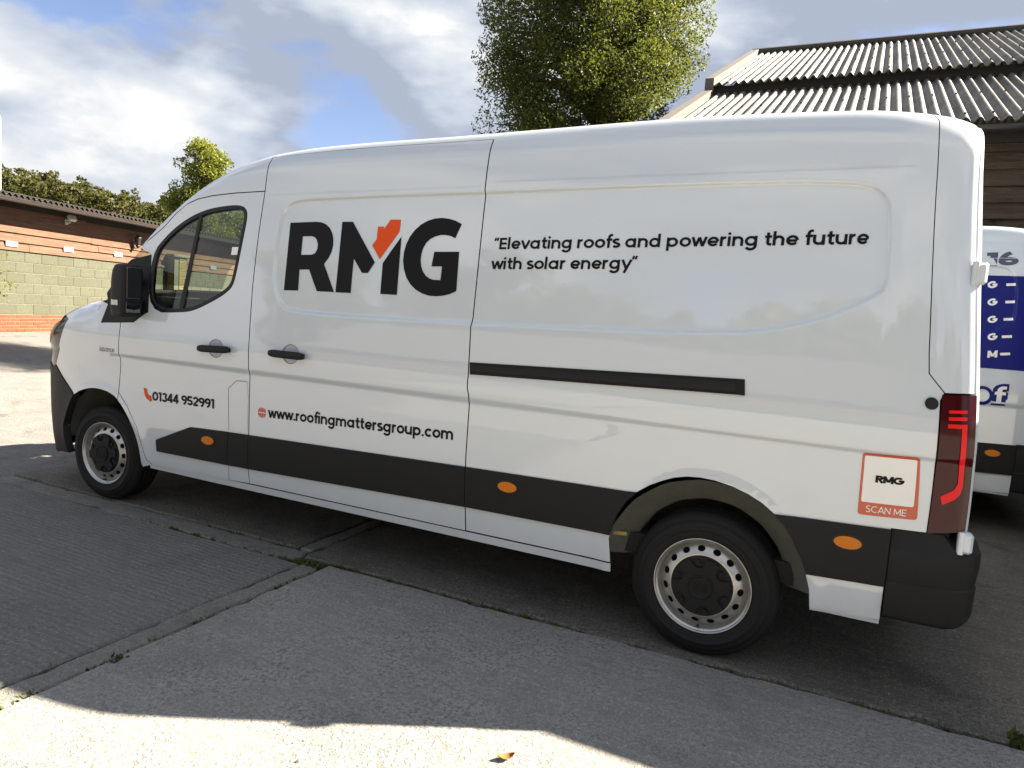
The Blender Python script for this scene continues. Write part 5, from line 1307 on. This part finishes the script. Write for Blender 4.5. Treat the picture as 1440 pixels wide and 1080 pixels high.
def clumps(cs, rs, per, flat=0.8):
    out_ = []
    for c, r in zip(cs, rs):
        n = int(per * (r / 0.7) ** 2); d = rng.normal(size=(n, 3)); d /= np.linalg.norm(d, axis=1)[:, None]
        rad = r * (1 - 0.55 * rng.random(n) ** 2.2); p = c + d * rad[:, None] * (1, 1, flat); out_.append(p)
    return np.vstack(out_)
def tree(name, base, lobes, nb, per, leaf, m_, label, cat='tree', group=None, trunk_r=0.2, top=None, crad=(0.45, 0.85), up=0.3):
    """lobes: (centre offset, radii) ellipsoids that bound the crown"""
    t_ = empty(name, tuple(base), label, cat, group); cs, rs = [], []
    vol = np.array([l[1][0] * l[1][1] * l[1][2] for l in lobes]); vol = vol / vol.sum()
    for (c, r), v_ in zip(lobes, vol):
        for _ in range(max(3, int(nb * v_))):
            d = rng.normal(size=3); d /= np.linalg.norm(d); q = rng.random() ** (1 / 2.4) * 0.92
            cs.append(np.array(c) + d * q * np.array(r)); rs.append(rng.uniform(*crad))
    P = clumps(cs, rs, per); V, F = leaves_vf(P, leaf, up); big_mesh('crown', V, F, m_, t_)
    top = top or max(c[2] for c in cs); parts = [tube_vf([(0, 0, -0.1), (0.03, 0.02, top * 0.3), (-0.04, 0.05, top * 0.6), (0.02, 0.0, top * 0.92)], [trunk_r, trunk_r * 0.8, trunk_r * 0.5, trunk_r * 0.12], 10)]
    obj('trunk', *join(parts), 'bark', t_, smooth=True); limbs = []
    for c in cs[::2]:
        z_ = max(0.25 * top, min(0.85 * top, c[2] - 0.35 * math.hypot(c[0], c[1]))); st = np.array((0, 0, z_)); mid = (st + c) / 2 + (0, 0, 0.12 * np.linalg.norm(c - st)) + rng.normal(0, 0.08, 3)
        limbs.append(tube_vf([st, mid, c], [trunk_r * 0.28, trunk_r * 0.16, trunk_r * 0.05], 5))
    tag(obj('branches', *join(limbs), 'bark', t_, smooth=True), kind='stuff')
    return t_
# big tree behind the van
D1 = 12.6
def rel(u, v, base, dep): return at(u, v, dep) - base
b1 = at(835, 300, D1); b1[2] = 0.0
k1 = D1 / FPX
lob = [(rel(745, 90, b1, D1), (0.95, 0.95, 1.15)), (rel(850, 70, b1, D1 - 0.3), (1.35, 1.2, 1.6)), (rel(925, 70, b1, D1 + 0.4), (0.85, 1.0, 1.25)), (rel(830, -70, b1, D1), (1.5, 1.3, 1.3)), (rel(770, 190, b1, D1), (1.05, 1.0, 0.9)), (rel(880, 195, b1, D1), (1.05, 1.0, 0.9)), (rel(695, 45, b1, D1), (0.38, 0.5, 0.55)), (rel(930, -20, b1, D1), (0.85, 0.9, 0.9)), (rel(700, 130, b1, D1), (0.42, 0.5, 0.6)), (rel(745, 10, b1, D1), (0.75, 0.7, 0.7)), (rel(830, 270, b1, D1), (1.3, 1.2, 0.9))]
tree('broadleaf_tree', b1, lob, 430, 1350, 0.06, 'leaf_dark', 'large dense dark green tree rising behind the van roof', trunk_r=0.2, crad=(0.24, 0.46))
# lime-coloured young tree beyond the barn
D2 = 31.0; b2 = at(285, 380, D2); b2[2] = 0.2
lob = [(rel(290, 240, b2, D2), (1.15, 1.1, 1.25)), (rel(270, 285, b2, D2), (1.15, 1.1, 1.0)), (rel(305, 262, b2, D2), (0.95, 1.0, 1.1)), (rel(292, 214, b2, D2), (0.9, 0.8, 0.5)), (rel(308, 232, b2, D2), (0.6, 0.6, 0.6)), (rel(250, 292, b2, D2), (0.45, 0.5, 0.5)), (rel(285, 330, b2, D2), (1.6, 1.3, 1.0))]
tree('young_tree', b2, lob, 150, 420, 0.135, 'leaf_lime', 'bright yellow-green young tree standing beyond the low barn', trunk_r=0.12, crad=(0.28, 0.5))
# hedge-like green seen through the cab behind the barn roof
D3 = 34.0; b3 = at(400, 370, D3); b3[2] = 0.2
tree('young_tree', b3, [(rel(340, 318, b3, D3), (2.2, 1.5, 0.9)), (rel(390, 320, b3, D3), (2.0, 1.5, 0.9))], 50, 130, 0.20, 'leaf_lime', 'leafy green tree top showing through the cab window above the barn', trunk_r=0.14, crad=(0.4, 0.7))
# bush at the left edge
pb = wall_pt(-14, 470, 0.9); b4 = np.array([pb[0], pb[1], rise(pb[0], pb[1])])
lob = [((0, 0, 1.25), (0.42, 0.42, 0.5)), ((0.0, 0, 0.85), (0.45, 0.45, 0.4))]
tree('bush', b4, lob, 26, 200, 0.07, 'leaf_lime', 'small yellow-green bush in front of the green block wall', 'bush', trunk_r=0.04, crad=(0.16, 0.28))
# wooded rise far behind the barn
wv, wf_ = [], []
cs, rs = [], []
for u, v in [(-90, 232), (-60, 236), (-35, 236), (-12, 240), (10, 240), (32, 243), (52, 250), (72, 247), (90, 252), (108, 254), (122, 265), (140, 267), (158, 268), (176, 276), (194, 282), (210, 283), (228, 285), (245, 292), (262, 300), (285, 305), (310, 312), (340, 318), (375, 322), (410, 326), (450, 330), (490, 335), (540, 340), (590, 344), (640, 348)]:
    dep = rng.uniform(78, 95); p = at(u, v, dep)
    for q in range(16):
        cs.append(p + np.array([rng.normal(0, 1.5), rng.normal(0, 2.0), -abs(rng.normal(0, 3.0)) - 1.3])); rs.append(rng.uniform(0.7, 1.6))
    for q in range(9): cs.append(p + np.array([rng.normal(0, 2.2), rng.normal(0, 2.0), rng.normal(-0.9, 0.7)])); rs.append(rng.uniform(0.35, 0.8))
    for q in range(7):
        cs.append(np.array([p[0] + rng.normal(0, 1.8), p[1] + rng.normal(0, 2.0), rng.uniform(0.8, max(1.5, p[2] - 4))])); rs.append(rng.uniform(1.4, 2.2))
P = clumps(cs, rs, 75); V, F = leaves_vf(P, 0.42, 0.2, 0.7)
wo = big_mesh('woodland', V, F, 'leaf_wood', None); tag(wo, 'olive and brown wooded ridge far behind the low barn', 'woodland', kind='stuff')
# trees added behind the stable range, unseen, to be reflected in the van's side
cs, rs = [], []
for x in np.arange(-26, 34, 2.6):
    hgt = 6.5 + 3.5 * rng.random(); yy = -30 + rng.normal(0, 2.0)
    for q in range(14): cs.append(np.array([x + rng.normal(0, 1.3), yy + rng.normal(0, 1.2), hgt * (0.35 + 0.65 * rng.random() ** 0.7)])); rs.append(rng.uniform(0.8, 1.5))
P = clumps(cs, rs, 60); V, F = leaves_vf(P, 0.5, 0.2, 0.7); tag(big_mesh('reflection_trees', V, F, 'leaf_wood', None), 'unseen belt of trees added for the side of the van to reflect', 'woodland', kind='stuff')
# white post end at the picture's left edge, behind the barn
pw = at(-3.0, 300, 26.0); post = empty('white_post', (pw[0], pw[1], 0.3), 'slim white post standing behind the barn roof', 'post')
V_, F_ = lathe_vf([(0.0, 0), (0.10, 0), (0.10, 7.0), (0.085, 7.05), (0.0, 7.05)], 16, 'z'); obj('shaft', V_, F_, 'white_pole', post)
V_, F_ = lathe_vf([(0.0, 0.0), (0.17, 0.0), (0.17, 0.05), (0.12, 0.08), (0.0, 0.08)], 16, 'z'); obj('foot', V_, F_, 'white_pole', post)

# ------------------------------------------------------------------ second van alongside
v2 = copy_tree(van, None, PRINT)
v2.location = (1.02, 3.47, 0)
v2['label'] = 'white van with dark blue lettered band parked close to the timber barn wall'; v2['category'] = 'van'
q2 = [c for c in v2.children if c.name.startswith('rear_quarter') and c.scale[1] > 0][0]
def pick2(u, v):
    global CAM
    keepc = CAM.copy(); CAM = CAM - np.array(v2.location)
    try: return pick(u, v)
    finally: CAM = keepc
zb0 = pick2(1415, 520)[1]; zb1 = pick2(1415, 388)[1]
decal('blue_band', [A_((3.05, zb0), (4.5, zb0), (4.5, zb1), (3.05, zb1))], [], 'decal_blue', q2, off=0.0025, grid=0.012); decal('blue_band', [A_((4.5, zb0), (4.96, zb0), (4.96, zb1), (4.5, zb1))], [], 'decal_blue', q2, off=0.0025, grid=0.009)
bh2 = (zb1 - zb0) / 5.5
for i in range(5):
    v_ = 401 + 24.4 * i; g0, g1 = pick2(1388, v_ + 4.5), pick2(1402, v_ + 4); d0, d1 = pick2(1415 - 2.5 * max(0, i - 0.5), v_ - 0.5), pick2(1429 - 2.5 * max(0, i - 0.5), v_ - 1)
    if i != 0 or True: lettering('band_letter', 'M' if i == 4 else 'G', g0, g1, 0.055, 'decal_white', q2, w_=0.36, unit=1.34, off=0.004)
    decal('band_dash', [stroke(np.array([d0, d1]), 0.02)[0]], [], 'decal_white', q2, off=0.004)
a, b = pick2(1386, 374), pick2(1432, 373)
lettering('van_number', '16', a, b, 0.105, 'decal_slate', q2, w_=0.34, unit=1.34)
a, b = pick2(1393, 569), pick2(1416, 571)
lettering('f_letter', 'f', a, b, 0.145, 'decal_blue', q2, w_=0.55, unit=1.4, off=0.003)
lettering('f_letter', 'f', a + (0.016, 0.016), b + (-0.016, 0.016), 0.125, 'decal_white', q2, w_=0.26, unit=1.4, off=0.005)
decal('web_disc', [arc(*(pick2(1381, 556)), 0.075, 0, 350, None, 30)], [arc(*(pick2(1381, 556)), 0.05, 0, 350, None, 30)], 'decal_blue', q2, off=0.003)
